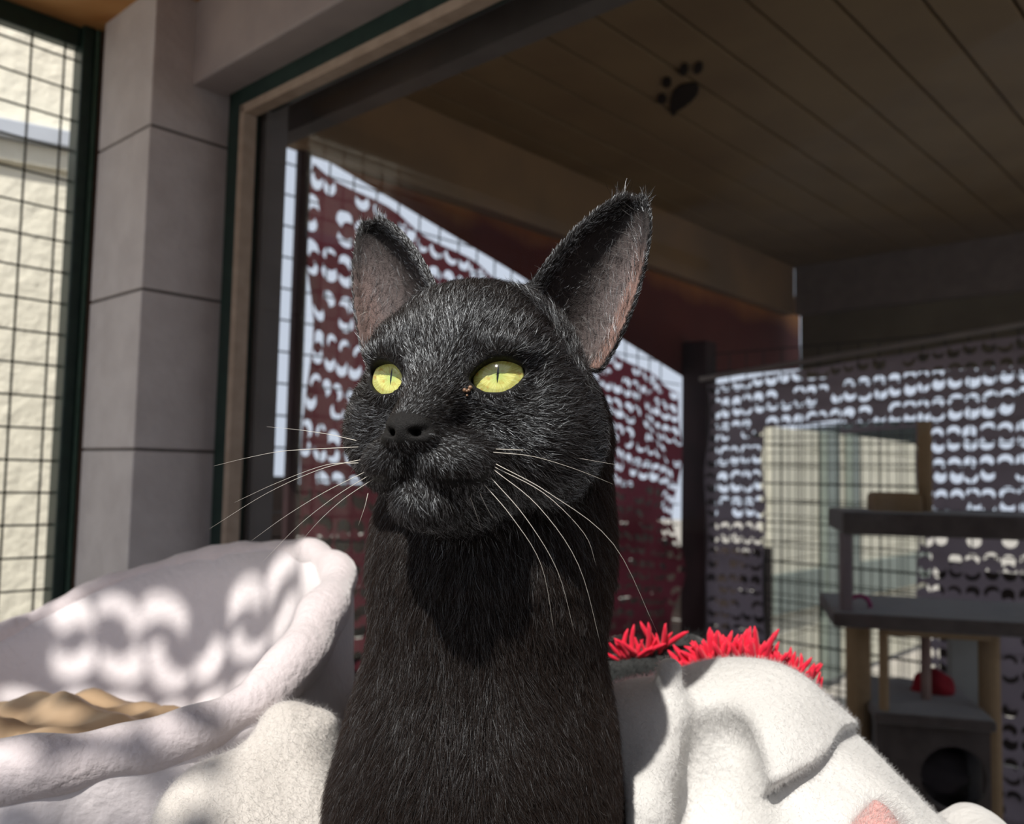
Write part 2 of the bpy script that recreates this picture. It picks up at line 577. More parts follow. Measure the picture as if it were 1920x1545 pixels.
# --- beyond the glass: boxes standing in for pillar and lintel reflections, dimmed by colour
M_DIM_REFLECT = mat('dim_reflection_grey', (0.17, 0.155, 0.15), 0.8, 0.15, None, 20)
j0 = hit(448, 600, W0, E2)
jd = (hit(525, 600, j0, E1) - j0).dot(E2)
jb = oriented_box('trim_4', wz(j0, 0.0) - E1 * 0.40 + E2 * 0.03, E1 * 0.40, E2 * (jd - 0.03), ZU * 2.3, M_DIM_REFLECT)
tag(jb, kind='structure')
hp = hit(545, 192, (0, 0, zft - bw * 0.4), ZU)
hd_ = (hp - W0).dot(E2)
hb = oriented_box('trim_5', wz(W0, zft + 0.02) - E1 * 0.5 + E2 * 0.121, E1 * 3.2, E2 * max(hd_ - 0.121, 0.03), ZU * 0.5, M_DIM_REFLECT)
tag(hb, kind='structure')

# --- far run behind the glass
LWp = W0 - E1 * 0.60                                  # its left side: plane through LWp, normal E1
c1, c2 = hit(640, 130, LWp, E1), hit(1490, 500, LWp, E1)
ZB = 0.5 * (c1.z + c2.z)
bC = (c2 - W0).dot(E2)                                # distance of the far beam from the window
print('back ceiling z', c1.z, c2.z, 'far beam b', bC, 'front ceiling', zc_front, 'head reveal', hd_, 'jamb', jd)
M_BOARD = mat('ceiling_board', (0.25, 0.18, 0.10), 0.55, 0.3, (0.20, 0.14, 0.08), 4, 0, None, 6, 0, (1, 1, 1))
cb = empty('ceiling', (W0.x, W0.y, ZB))
tag(cb, kind='structure')
rb = random.Random(4)
ab, nbd, wbd = -0.66, 26, 0.135
ceil_u = (c2 - c1); ceil_u.normalize()
def ceil_pt(a, b):
    """underside of the far ceiling at a along the window and b away from it (it falls gently away)"""
    z = c1.z + (b - (c1 - W0).dot(E2)) * (c2.z - c1.z) / ((c2 - c1).dot(E2))
    return Vector((W0.x, W0.y, 0)) + E1 * a + E2 * b + ZU * z
for q in range(nbd):
    a0 = ab + q * wbd
    bm = bmesh.new()
    dzq = rb.uniform(0, 0.002)
    A, B = ceil_pt(a0 + 0.003, 0.15) + ZU * dzq, ceil_pt(a0 + 0.003, bC + 0.02) + ZU * dzq
    box_bm(bm, A, B - A, E1 * (wbd - 0.006), ZU * 0.018, 0.003)
    part(bmobj('board', bm, M_BOARD), cb)
bm = bmesh.new()
A, B = ceil_pt(ab, 0.15) + ZU * 0.022, ceil_pt(ab, bC + 0.3) + ZU * 0.022
box_bm(bm, A, B - A, E1 * (nbd * wbd), ZU * 0.02)
part(bmobj('roof_deck', bm, mat('deck', (0.10, 0.075, 0.05), 0.8, 0.2)), cb)
# side beam and far beam under the ceiling
hbm = c2.z - hit(1490, 590, LWp, E1).z
sb = bmesh.new()
A, B = ceil_pt(-0.60 - 0.05, 0.16) - ZU * hbm, ceil_pt(-0.60 - 0.05, bC) - ZU * hbm
box_bm(sb, A, B - A, E1 * 0.05, ZU * hbm, 0.003)
tag(bmobj('trim_6', sb, mat('beam_timber', (0.27, 0.175, 0.10), 0.6, 0.3, (0.20, 0.14, 0.09), 3)), kind='structure')
A = ceil_pt(-0.60, bC) - ZU * hbm
tag(oriented_box('trim_7', A, E1 * 3.3, E2 * 0.05, ZU * hbm, mat('grey_beam', (0.24, 0.20, 0.18), 0.7, 0.2)), kind='structure')

zsk = hit(1600, 700, W0 + E2 * bC, E2).z
tag(oriented_box('wall_far', wz(A, zsk) + E2 * 0.06, E1 * 3.3, E2 * 0.03, ZU * (A.z - zsk + 0.01), mat('olive_board', (0.20, 0.17, 0.115), 0.7, 0.2, (0.15, 0.125, 0.085), 4)), kind='structure')
# upper wall added between front roof and far roof to shut out sky
tag(oriented_box('wall_upper', wz(W0, zc_front + 0.03) - E1 * 0.6 + E2 * 0.14, E1 * 3.5, E2 * 0.05, ZU * (ceil_pt(0, 0.15).z - zc_front + 0.02), M_BLOCK), kind='structure')
fb0 = Vector((W0.x, W0.y, 0)) + E2 * 0.125
tag(plan_prism('floor', [tuple((fb0 - E1 * 0.9).xy), tuple((fb0 + E1 * 3.0).xy), tuple((fb0 + E1 * 3.0 + E2 * 3.2).xy), tuple((fb0 - E1 * 0.9 + E2 * 3.2).xy)], 0.001, 0.02, mat('dark_floor', (0.10, 0.085, 0.075), 0.8, 0.2, None, 6)), kind='structure')  # dark slab added to cut bounce light on the far ceiling
# front enclosure floor, ground outside
tag(plan_prism('floor', [(-2.6, -2.5), (3.2, -2.5), (3.2, 4.2), (-2.6, 4.2)], -0.05, 0.0, M_FLOOR), kind='structure')
tag(plan_prism('ground', [(-30, -30), (30, -30), (30, 30), (-30, 30)], -0.5, -0.06, M_GROUND), kind='structure')
# ================================================================ things beyond the glass
from mathutils.geometry import tessellate_polygon

# painted paw print on the ceiling boards
def on_ceiling(px, py):
    n = (ceil_pt(0, 1) - ceil_pt(0, 0)).cross(E1).normalized()
    return hit(px, py, ceil_pt(0, 0), n), n
M_PAW = mat('paw_paint', (0.012, 0.010, 0.010), 0.6, 0.2)
pc, pn = on_ceiling(1272, 180)
if pn.z > 0: pn = -pn
paw = empty('paw_print', pc)
tag(paw, 'black paw print fixed to the boarded ceiling beyond the glass', 'paw print')
def paw_pad(name, outline):
    pts = [on_ceiling(*q)[0] + pn * 0.0005 for q in outline]
    bm = bmesh.new()
    prism_bm(bm, pts, pn * 0.003)
    part(bmobj(name, bm, M_PAW), paw)
def oval(cx, cy, rx, ry, ang=0, n=14):
    c, s = math.cos(ang), math.sin(ang)
    return [(cx + rx * math.cos(t) * c - ry * math.sin(t) * s, cy + rx * math.cos(t) * s + ry * math.sin(t) * c) for t in [2 * math.pi * k / n for k in range(n)]]
paw_pad('main_pad', [(1260, 216), (1255, 205), (1256, 188), (1262, 170), (1275, 158), (1292, 154), (1306, 154), (1311, 163), (1307, 176), (1297, 188), (1284, 198), (1270, 207), (1266, 214)])
paw_pad('toe_pad', oval(1282, 129, 8, 12, 0.3))
paw_pad('toe_pad', oval(1309, 126, 8, 12, 0.5))
paw_pad('toe_pad', oval(1250, 153, 9, 10, 0.2))
paw_pad('toe_pad', oval(1241, 184, 9, 10, 0.2))

# dark red cloth hung under the left beam, its lower edge sloping
RP = LWp - E1 * 0.055
cl_pts = [(528, 175), (1000, 330), (1500, 560), (1500, 692), (1290, 712), (950, 501), (592, 287), (540, 268)]
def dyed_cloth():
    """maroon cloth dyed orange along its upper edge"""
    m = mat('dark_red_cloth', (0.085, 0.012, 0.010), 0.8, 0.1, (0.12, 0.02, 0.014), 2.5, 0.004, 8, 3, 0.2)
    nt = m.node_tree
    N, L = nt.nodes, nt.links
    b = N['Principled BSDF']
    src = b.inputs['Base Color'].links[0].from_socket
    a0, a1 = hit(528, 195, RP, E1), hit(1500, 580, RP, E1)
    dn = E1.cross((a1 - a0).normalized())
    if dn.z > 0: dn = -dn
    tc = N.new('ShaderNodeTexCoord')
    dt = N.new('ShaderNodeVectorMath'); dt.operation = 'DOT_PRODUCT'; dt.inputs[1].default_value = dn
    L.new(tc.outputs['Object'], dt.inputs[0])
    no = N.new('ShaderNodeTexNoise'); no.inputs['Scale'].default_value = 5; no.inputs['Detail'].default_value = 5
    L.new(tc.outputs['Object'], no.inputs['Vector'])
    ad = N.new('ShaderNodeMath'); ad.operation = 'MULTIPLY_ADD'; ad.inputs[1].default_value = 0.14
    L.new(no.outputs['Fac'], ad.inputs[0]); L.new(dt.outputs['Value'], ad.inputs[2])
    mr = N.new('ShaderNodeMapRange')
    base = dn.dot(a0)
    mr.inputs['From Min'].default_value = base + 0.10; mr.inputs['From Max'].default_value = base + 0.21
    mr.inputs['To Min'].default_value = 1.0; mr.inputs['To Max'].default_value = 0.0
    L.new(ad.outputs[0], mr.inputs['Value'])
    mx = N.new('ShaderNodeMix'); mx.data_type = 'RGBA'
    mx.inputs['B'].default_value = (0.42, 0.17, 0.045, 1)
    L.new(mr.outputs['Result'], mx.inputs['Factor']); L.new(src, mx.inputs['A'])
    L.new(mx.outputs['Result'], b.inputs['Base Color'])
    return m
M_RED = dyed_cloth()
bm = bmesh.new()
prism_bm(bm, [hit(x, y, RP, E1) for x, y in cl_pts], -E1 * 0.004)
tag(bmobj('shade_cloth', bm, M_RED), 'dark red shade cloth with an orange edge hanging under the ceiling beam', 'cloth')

# camouflage nets: sheet with crescent cuts, geometry all through
def net_mat(name, col, trans):
    m = mat(name, col, 0.8, 0.1, tuple(c * 0.6 for c in col), 7)
    nt = m.node_tree
    N, L = nt.nodes, nt.links
    b = N['Principled BSDF']
    t = N.new('ShaderNodeBsdfTranslucent')
    t.inputs['Color'].default_value = (*[c * trans for c in col], 1)
    mx = N.new('ShaderNodeMixShader'); mx.inputs['Fac'].default_value = 0.5
    L.new(b.outputs[0], mx.inputs[1]); L.new(t.outputs[0], mx.inputs[2])
    L.new(mx.outputs[0], N['Material Output'].inputs['Surface'])
    return m
def crescents(rg, n=14, big=1.0, spin=0.35):
    out = []
    for q in range(n):
        flip = q % 2
        R = rg.uniform(0.41, 0.50) * big
        thick = rg.uniform(0.20, 0.52) * big
        cx_, cy_ = 0.5 + rg.uniform(-0.07, 0.07), 0.66 + rg.uniform(-0.08, 0.06)
        k = 7
        A = [math.radians(a) for a in np.linspace(195, 345, k)]
        o = [(cx_ + R * math.cos(a), cy_ + R * math.sin(a)) for a in A]
        B = [math.radians(a) for a in np.linspace(335, 205, k - 1)]
        inn = [(cx_ + R * 0.86 * math.cos(a), cy_ + thick + (R * 0.9) * math.sin(a)) for a in B]
        ang = rg.uniform(-spin, spin)
        pts = []
        for x, y in o + inn:
            x, y = x - 0.5, y - 0.5
            x, y = x * math.cos(ang) - y * math.sin(ang), x * math.sin(ang) + y * math.cos(ang)
            if flip: y = -y
            pts.append((min(max(x + 0.5, 0.02), 0.98), min(max(y + 0.5, 0.02), 0.98)))
        if flip: pts.reverse()
        sq = [(0, 0), (1, 0), (1, 1), (0, 1)]
        tri = tessellate_polygon([[Vector((*p, 0)) for p in sq], [Vector((*p, 0)) for p in pts]])
        out.append((sq + pts, tri))
    return out
def net(name, A, B, C, D, nu, nv, m, seed=1, skip=None, solid=None, big=1.0, ruffle=0.012, spin=0.35):
    """A top left, B top right, C bottom right, D bottom left"""
    rg = random.Random(seed)
    T = crescents(rg, 16, big, spin)
    n = (B - A).cross(D - A).normalized()
    V, F = [], []
    def at(u, v):
        p = (A * (1 - u) + B * u) * (1 - v) + (D * (1 - u) + C * u) * v
        return p + n * ruffle * (math.sin(u * nu * 0.9 + 1.3 * math.sin(v * nv * 0.5)) + math.sin(v * nv * 0.7))
    for j in range(nv):
        for i in range(nu):
            u, v = (i + 0.5) / nu, (j + 0.5) / nv
            if skip and skip((A * (1 - u) + B * u) * (1 - v) + (D * (1 - u) + C * u) * v): continue
            k = 2 * rg.randrange(8) + (j % 2)
            P_, tri = T[k]
            if solid and rg.random() < solid(v):
                P_, tri = [(0, 0), (1, 0), (1, 1), (0, 1)], [(0, 1, 2), (0, 2, 3)]
            b = len(V)
            off = 0.5 * ((j // 2) % 2)
            V += [at((i + x) / nu, (j + 1 - y) / nv) for x, y in P_]
            F += [tuple(b + q for q in t) for t in tri]
    return mesh(name, V, F, m)
M_NET_RED = net_mat('maroon_net', (0.12, 0.026, 0.034), 2.2)
M_NET_GREY = net_mat('grey_net', (0.22, 0.18, 0.20), 1.7)
LN = LWp - E1 * 0.02
cP = hit(1300, 900, LWp, E1)                     # corner post position
bP = (cP - W0).dot(E2)
BWp = W0 + E2 * bP                               # far side: plane through BWp, normal E2
zn0 = 0.35
nl = [hit(588, 306, LN, E1), hit(1275, 737, LN, E1)]
nlb = [Vector((p.x, p.y, zn0)) for p in nl]
LH = nl[0].z - zn0
tag(net('camouflage_net', nl[0], nl[1], nlb[1], nlb[0], 38, 32, M_NET_RED, 3, None, lambda v: 0.16, 1.0, 0.016, 0.9),
    'maroon camouflage net with crescent cuts hung on the side behind the cat', 'net')
nr0, nr1 = hit(1326, 722, BWp, E2), hit(2150, 590, BWp, E2)
nrb = [Vector((p.x, p.y, zn0)) for p in (nr0, nr1)]
op0, op1 = hit(1440, 802, BWp, E2), hit(1728, 802, BWp, E2)
ztop_o = hit(1600, 800, BWp, E2).z
def in_open(p):
    s = (p - op0).dot(E1)
    return 0 < s < (op1 - op0).dot(E1) and p.z < ztop_o
nuR = 29
tag(net('camouflage_net', nr0, nr1, nrb[1], nrb[0], nuR, 30, M_NET_GREY, 8, in_open, lambda v: 0.08),
    'grey camouflage net with crescent cuts and an opening, on the far side', 'net')
# corner post, top rod
M_POST = mat('post_timber', (0.045, 0.022, 0.022), 0.7, 0.2, (0.03, 0.015, 0.015), 10)
pA, pB = hit(1277, 900, BWp, E2), hit(1322, 900, BWp, E2)
zpt = hit(1300, 640, BWp, E2).z
post = oriented_box('corner_post', wz(pA, 0.0), (pB - pA).dot(E1) * E1, E2 * 0.08, ZU * zpt, M_POST, None, 0.004)
tag(post, 'dark brown corner post where the two camouflage nets meet', 'post')
bm = bmesh.new()
tube_bm(bm, [hit(1318, 712, BWp, E2) - E2 * 0.02, hit(1740, 640, BWp, E2) - E2 * 0.02, hit(2150, 570, BWp, E2) - E2 * 0.02], 0.009, 8)
tag(bmobj('net_rod', bm, mat('rod', (0.30, 0.26, 0.23), 0.6, 0.3), None, True), 'thin pale rod along the top edge of the grey net', 'rod')
# wires of the far run, too fine to pick apart
M_DWIRE = mat('dark_wire', (0.02, 0.02, 0.022), 0.5, 0.4)
bm = bmesh.new()
sp = (hit(1722, 900, BWp, E2) - hit(1680, 900, BWp, E2)).length
for k in range(34):
    p = hit(1328, 900, BWp, E2) + E1 * sp * k + E2 * 0.03
    tube_bm(bm, [wz(p, 0.3), wz(p, hit(1740, 642, BWp, E2).z + 0.02)], 0.0022, 4)
for k in range(26):
    z = 0.4 + k * sp
    if z > zpt: break
    p, q = hit(1328, 900, BWp, E2), hit(2150, 900, BWp, E2)
    tube_bm(bm, [wz(p, z) + E2 * 0.03, wz(q, z) + E2 * 0.03], 0.0022, 4)
far_mesh = bmobj('wire_mesh', bm, M_DWIRE)
tag(far_mesh, 'fine dark wire mesh behind the grey net', 'wire mesh', None, 'stuff')
bm = bmesh.new()
LV = LWp - E1 * 0.075
s0, s1 = hit(500, 600, LV, E1), hit(1276, 600, LV, E1)
for k in range(40):
    z = 0.5 + k * 0.075
    if z > 2.25: break
    tube_bm(bm, [wz(s0, z), wz(s1, z)], 0.0022, 4)
L_ = (s1 - s0).length
for k in range(int(L_ / 0.075)):
    p = s0 + (s1 - s0).normalized() * (0.012 + k * 0.075)
    tube_bm(bm, [wz(p, 0.4), wz(p, 2.25)], 0.0022, 4)
tag(bmobj('wire_mesh', bm, M_DWIRE), 'square wire mesh beside the maroon net with bright sky behind', 'wire mesh', None, 'stuff')
# upright at the left end of the maroon net
q0 = hit(572, 600, LN, E1) - E2 * 0.022
tag(oriented_box('net_batten', wz(q0, 0.0) - E1 * 0.03, E2 * 0.03, E1 * 0.02, ZU * (nl[0].z + 0.04), M_POST, None, 0.002), 'slim dark batten at the end of the maroon net', 'batten')

# dark fences outside, their tops show through the nets
M_FENCE = mat('fence_timber', (0.055, 0.040, 0.035), 0.8, 0.1, (0.035, 0.026, 0.022), 5, 0, None, 4, 0, (1, 1, 3))
def fence(base, along, length, ztop_, label):
    root = empty('fence', base)
    tag(root, label, 'fence')
    n = max(3, int(ztop_ / 0.17))
    h = ztop_ / n
    for k in range(n):
        oriented_box('board', wz(base, k * h + 0.004), along * length, Vector((along.y, -along.x, 0)) * (0.02 + 0.003 * (k % 2)), ZU * (h - 0.008), M_FENCE, root, 0.003)
    for k in range(4):
        oriented_box('fence_post', wz(base + along * (length * k / 3.2), 0) - Vector((along.y, -along.x, 0)) * 0.07, along * 0.07, Vector((along.y, -along.x, 0)) * 0.065, ZU * (ztop_ + 0.02), M_FENCE, root)
FBp = BWp + E2 * 1.3
zf = hit(1370, 1030, FBp, E2).z
fence(hit(1230, 900, FBp, E2), E1, (hit(1425, 900, FBp, E2) - hit(1230, 900, FBp, E2)).length, zf, 'dark boarded fence outside between corner post and boarded wall')
fence(hit(1760, 900, FBp, E2), E1, 2.6, zf, 'dark boarded fence outside behind the cat tree')
FLp = LWp - E1 * 0.9
fence(hit(505, 900, FLp, E1), E2, (FBp - hit(505, 900, FLp, E1)).dot(E2) - 0.15, hit(600, 905, FLp, E1).z, 'dark boarded fence outside behind the maroon net')

# cream boarded outbuilding seen through the opening
M_BOARDC = mat('cream_board', (0.62, 0.585, 0.47), 0.7, 0.2, (0.55, 0.52, 0.41), 6)
M_SOFFIT = mat('dark_roof', (0.018, 0.022, 0.020), 0.8, 0.1)
O0 = P(1446, 900, 5.6)
bl = empty('outbuilding', wz(O0, 0))
tag(bl, 'cream boarded wall with a dark overhanging roof seen through the opening', 'building')
zwt = hit(1456, 800, O0, E1).z
OL = (hit(1735, 900, O0, E1) - O0).dot(E2)
nb_, hb_ = 0, 0.122
z = zwt
while z > 0.1:
    oriented_box('board', wz(O0, z - hb_ + 0.003), E2 * OL, -E1 * (0.022 if nb_ % 2 else 0.020), ZU * (hb_ - 0.006), M_BOARDC, bl, 0.004)
    z -= hb_; nb_ += 1
oriented_box('wall', wz(O0, 0) - E1 * 0.024, E2 * OL, -E1 * 0.05, ZU * zwt, M_BOARDC, bl)
bm = bmesh.new()
prism_bm(bm, [hit(*q, O0 - E1 * 0.03, E1) for q in ((1515, 812), (1735, 788), (1735, 905))], -E1 * 0.5)
part(bmobj('roof', bm, M_SOFFIT), bl)
M_PIPE = mat('grey_green_pipe', (0.20, 0.23, 0.20), 0.5, 0.3)
for px0, px1 in ((1538, 1562), (1585, 1600)):
    u0, u1 = hit(px0, 950, O0, E1), hit(px1, 950, O0, E1)
    oriented_box('downpipe', wz(u0, 0.0) + E1 * 0.004, u1 - u0, E1 * 0.05, ZU * zwt, M_PIPE, bl, 0.004)
oriented_box('grey_green_band', wz(O0, hit(1460, 1150, O0, E1).z) + E1 * 0.006, E2 * OL, E1 * 0.03, ZU * (hit(1460, 1075, O0, E1).z - hit(1460, 1150, O0, E1).z), M_PIPE, bl, 0.004)  # grey-green band across the lower boards
bm = bmesh.new()
OG = BWp + E2 * 0.10
w0_, w1_ = hit(1436, 900, OG, E2), hit(1735, 900, OG, E2)
Lw = (w1_ - w0_).dot(E1)
for k in range(20):
    p = w0_ + E1 * Lw * k / 19
    tube_bm(bm, [wz(p, 0.3), wz(p, ztop_o + 0.02)], 0.0018, 4)
for k in range(40):
    zz = 0.4 + k * 0.055
    if zz > ztop_o: break
    tube_bm(bm, [wz(w0_, zz), wz(w1_, zz)], 0.0016, 4)
tag(bmobj('wire_mesh', bm, M_WIRE), 'close wire mesh filling the opening in the grey net', 'wire mesh', None, 'stuff')

def blob(name, c, r, m, disp=0.0, seed=0, seg=40, freq=30):
    bm = bmesh.new()
    bmesh.ops.create_uvsphere(bm, u_segments=seg, v_segments=seg // 2, radius=1)
    rg = random.Random(seed)
    ph = [rg.uniform(0, 6.28) for _ in range(6)]
    for v in bm.verts:
        p = v.co.copy()
        k = 1 + disp * (math.sin(p.x * freq * .13 + ph[0] + 2 * math.sin(p.z * 3 + ph[1])) + math.sin(p.y * freq * .17 + ph[2]) + 0.6 * math.sin(p.z * freq * .3 + p.x * 4 + ph[3]))
        v.co = Vector((p.x * r[0] * k, p.y * r[1] * k, p.z * r[2] * k)) + Vector(c)
    return bmobj(name, bm, m, None, True)
# cat tree behind the glass
M_PLUSH = mat('taupe_plush', (0.105, 0.085, 0.078), 0.95, 0.05, (0.075, 0.06, 0.055), 30, 0.002, 200, 4, 0.4)
M_SISAL = mat('tan_post', (0.42, 0.29, 0.17), 0.8, 0.1, (0.34, 0.23, 0.13), 60, 0.001, 300, 4, 0, (1, 1, 12))
M_ROSE = mat('rose_post', (0.36, 0.25, 0.22), 0.8, 0.1, None, 30)
M_GREYP = mat('grey_panel', (0.36, 0.37, 0.36), 0.7, 0.2, None, 12)
TD = 1.72
YV = Vector((0.25, 0.97, 0)).normalized()
ct = empty('cat_tree', wz(P(1740, 1300, TD + 0.1), 0))
tag(ct, 'taupe and tan cat tree with platforms and a round-holed box beyond the glass', 'cat tree')
XV = Vector((YV.y, -YV.x, 0))
def tbox(name, x0, y0, x1, y1, m, d0=TD, dep=0.28, bevel=0.006):
    a, b = P(x0, y1, d0), P(x1, y0, d0)
    return oriented_box(name, a, XV * (b - a).dot(XV), YV * dep, ZU * (b.z - a.z), m, ct, bevel)
def tpost(x, y0, y1, r, m, d0=TD + 0.05, name='post'):
    a, b = P(x, y1, d0), P(x, y0, d0)
    bm = bmesh.new()
    tube_bm(bm, [a, Vector((a.x, a.y, b.z))], r, 14)
    o = bmobj(name, bm, m, None, False)
    part(o, ct)
    return o
tbox('platform', 1580, 968, 2010, 1002, M_PLUSH)
tbox('side_panel', 1578, 1000, 1600, 1165, mat('lilac_plush', (0.22, 0.18, 0.19), 0.95, 0.05), TD, 0.05)
tbox('platform', 1562, 1158, 2010, 1176, M_PLUSH, TD - 0.02, 0.32)
tpost(1735, 790, 968, 0.014, M_SISAL, TD + 0.1)
tbox('perch', 1640, 925, 1728, 968, M_SISAL, TD + 0.06, 0.12, 0.01)
tpost(1612, 1176, 1700, 0.024, M_SISAL, TD + 0.05)
tbox('shelf', 1660, 1162, 1850, 1192, M_SISAL, TD - 0.03, 0.30)
tbox('upright', 1652, 1176, 1668, 1345, M_SISAL, TD - 0.02, 0.03)
tpost(1737, 1190, 1345, 0.010, M_ROSE, TD + 0.08)
tbox('back_panel', 1780, 1192, 1838, 1345, M_GREYP, TD + 0.2, 0.02)
tpost(1862, 1176, 1700, 0.020, M_SISAL, TD + 0.0)
tbox('deck', 1640, 1340, 1856, 1356, M_PLUSH, TD - 0.03, 0.34)
# small things standing on the tree
rdc = P(1752, 1340, TD + 0.15); rdc.z += 0.045
tag(blob('cushion', rdc, (0.045, 0.04, 0.045), mat('fringe_reflection_red', (0.30, 0.02, 0.03), 0.9, 0.1, (0.16, 0.012, 0.02), 20), 0.07, 8), 'small deep red cushion on the deck of the cat tree', 'cushion')  # lump added where the glass reflects the red fringe
bm = bmesh.new()
rc_ = P(1612, 1158, TD + 0.06); rc_.z += 0.0235
tube_bm(bm, [rc_ + XV * (0.020 * math.cos(t)) + ZU * (0.020 * math.sin(t)) for t in [2 * math.pi * k / 20 for k in range(21)]], 0.0042, 8)
tag(bmobj('toy_ring', bm, mat('magenta_toy', (0.42, 0.05, 0.19), 0.5, 0.3), None, True), 'magenta ring toy standing on the lower platform of the cat tree', 'toy')
# condo front with a round hole, sides and floor
fa, fb = P(1645, 1700, TD - 0.01), P(1850, 1356, TD - 0.01)
hc = P(1786, 1455, TD - 0.01)
wd, ht = (fb - fa).dot(XV), fb.z - fa.z
hx_, hz_ = (hc - fa).dot(XV), hc.z - fa.z
rr = 75 / FPX * TD
rr = min(rr, wd - hx_ - 0.003, hx_ - 0.003)
sq = [(0, 0), (wd, 0), (wd, ht), (0, ht)]
ho = [(hx_ + rr * math.cos(t), hz_ + rr * math.sin(t)) for t in [2 * math.pi * k / 28 for k in range(28)]]
tri = tessellate_polygon([[Vector((*p, 0)) for p in sq], [Vector((*p, 0)) for p in ho]])
allp = sq + ho
V = [fa + XV * x + ZU * z for x, z in allp] + [fa + XV * x + ZU * z + YV * 0.015 for x, z in allp]
n_ = len(allp)
F = [tuple(t) for t in tri] + [tuple(n_ + q for q in reversed(t)) for t in tri]
F += [(4 + k, 4 + (k + 1) % 28, n_ + 4 + (k + 1) % 28, n_ + 4 + k) for k in range(28)]
F += [(k, (k + 1) % 4, n_ + (k + 1) % 4, n_ + k) for k in range(4)]
part(mesh('box_front', V, F, M_PLUSH), ct)
oriented_box('box_side', fa + YV * 0.015, XV * 0.012, YV * 0.28, ZU * ht, M_PLUSH, ct)
oriented_box('box_side', fa + YV * 0.015 + XV * (wd - 0.012), XV * 0.012, YV * 0.28, ZU * ht, M_PLUSH, ct)
oriented_box('box_back', fa + YV * 0.29, XV * wd, YV * 0.012, ZU * ht, M_PLUSH, ct)
oriented_box('base', wz(fa, 0.0) - XV * 0.1, XV * (wd + 0.25), YV * 0.4, ZU * 0.03, M_PLUSH, ct, 0.004)
oriented_box('lower_column', wz(fa, 0.03) + XV * 0.02 + YV * 0.02, XV * (wd - 0.04), YV * 0.25, ZU * (fa.z - 0.03), M_PLUSH, ct)
# grey fabric lying in the box
bb = hc + YV * 0.13 - ZU * rr * 0.72
tag(blob('blanket', bb, (0.075, 0.06, 0.05), mat('grey_fabric', (0.16, 0.14, 0.145), 0.9, 0.1), 0.10, 3), 'crumpled grey fabric lying inside the round-holed box', 'blanket')

# ================================================================ the bench and what lies on it
M_BENCH = mat('bench_cloth', (0.10, 0.085, 0.085), 0.9, 0.1, None, 20)
bench = plan_prism('bench', [(-0.95, 0.16), (0.62, 0.16), (0.62, 0.255), (-0.39, 1.155), (-0.47, 1.07), (-0.90, 0.95)], BENCH_Z - 0.04, BENCH_Z, M_BENCH)
benchr = empty('bench', (-0.1, 0.6, 0.0))
bench.name = 'bench_top'
part(bench, benchr)
tag(benchr, 'low dark bench under the window carrying the cat and its beds', 'bench')
for x, y in ((-0.85, 0.22), (0.55, 0.19), (-0.55, 0.95), (0.45, 0.24)):
    oriented_box('leg', (x, y, 0.0), (0.04, 0, 0), (0, 0.04, 0), (0, 0, BENCH_Z - 0.04), M_TIMBER, benchr)

# plush cat bed
M_PLUSHW = mat('white_plush', (0.74, 0.69, 0.705), 0.9, 0.1, (0.70, 0.65, 0.67), 18, 0.0012, 160, 5, 0.5)
M_PLUSHP = mat('pinkish_plush', (0.70, 0.63, 0.645), 0.9, 0.1, (0.64, 0.575, 0.59), 25, 0.0015, 200, 5, 0.6)
bed = empty('cat_bed', (-0.27, 0.58, BENCH_Z))
tag(bed, 'white plush bowl-shaped cat bed with a thick rolled pinkish rim', 'cat bed')
rim_px = [(634, 1092, .600), (606, 1160, .545), (545, 1250, .500), (455, 1330, .470), (340, 1385, .452), (180, 1425, .440), (0, 1452, .435), (-190, 1460, .445), (-350, 1425, .495), (-400, 1350, .585), (-290, 1280, .675), (-110, 1235, .735), (40, 1175, .765), (210, 1095, .775), (390, 1045, .765), (530, 1032, .715), (608, 1050, .655)]
rim = [np.array(P(*q)) for q in rim_px]
def closed_spline(pts, n):
    m = len(pts)
    out = []
    for i in range(n):
        s = i / n * m
        k = int(s); t = s - k
        p0, p1, p2, p3 = (pts[(k + q - 1) % m] for q in range(4))
        out.append(0.5 * (2 * p1 + (p2 - p0) * t + (2 * p0 - 5 * p1 + 4 * p2 - p3) * t * t + (3 * p1 - p0 - 3 * p2 + p3) * t ** 3))
    return out
NT = 168
RC = closed_spline(rim, NT)
CB = np.array([-0.275, 0.585, BENCH_Z + 0.035])
def soft(p, f=60, a=0.002):
    return a * (math.sin(p[0] * f + 2 * math.sin(p[1] * f * .6)) + math.sin(p[1] * f * 1.3 + 1.7 * math.sin(p[2] * f)) + 0.6 * math.sin((p[0] + p[2]) * f * 2.3))
# rim roll
V, F = [], []
SG = 20
for i in range(NT):
    t = RC[(i + 1) % NT] - RC[i - 1]
    t /= np.linalg.norm(t)
    inw = CB - RC[i]; inw[2] = 0
    inw -= t * inw.dot(t); inw /= np.linalg.norm(inw)
    upv = np.cross(t, inw); upv *= 1 if upv[2] > 0 else -1
    dist = (Vector(RC[i]) - CAM).dot(FW)
    far_ = float(np.clip((dist - 0.5) / 0.2, 0, 1))
    rad_ = 0.0150 + 0.0014 * math.sin(i * 0.13) - 0.006 * far_
    for k in range(SG):
        a = 2 * math.pi * k / SG
        p = RC[i] + (inw * math.cos(a) + upv * math.sin(a)) * rad_
        V.append(p + (inw * math.cos(a) + upv * math.sin(a)) * soft(p, 70, 0.0011))
for i in range(NT):
    for k in range(SG):
        a, b = i * SG + k, i * SG + (k + 1) % SG
        c, d = ((i + 1) % NT) * SG + (k + 1) % SG, ((i + 1) % NT) * SG + k
        F.append((a, b, c, d))
rimo = mesh('rim', V, F, M_PLUSHP, None, True)
part(rimo, bed)
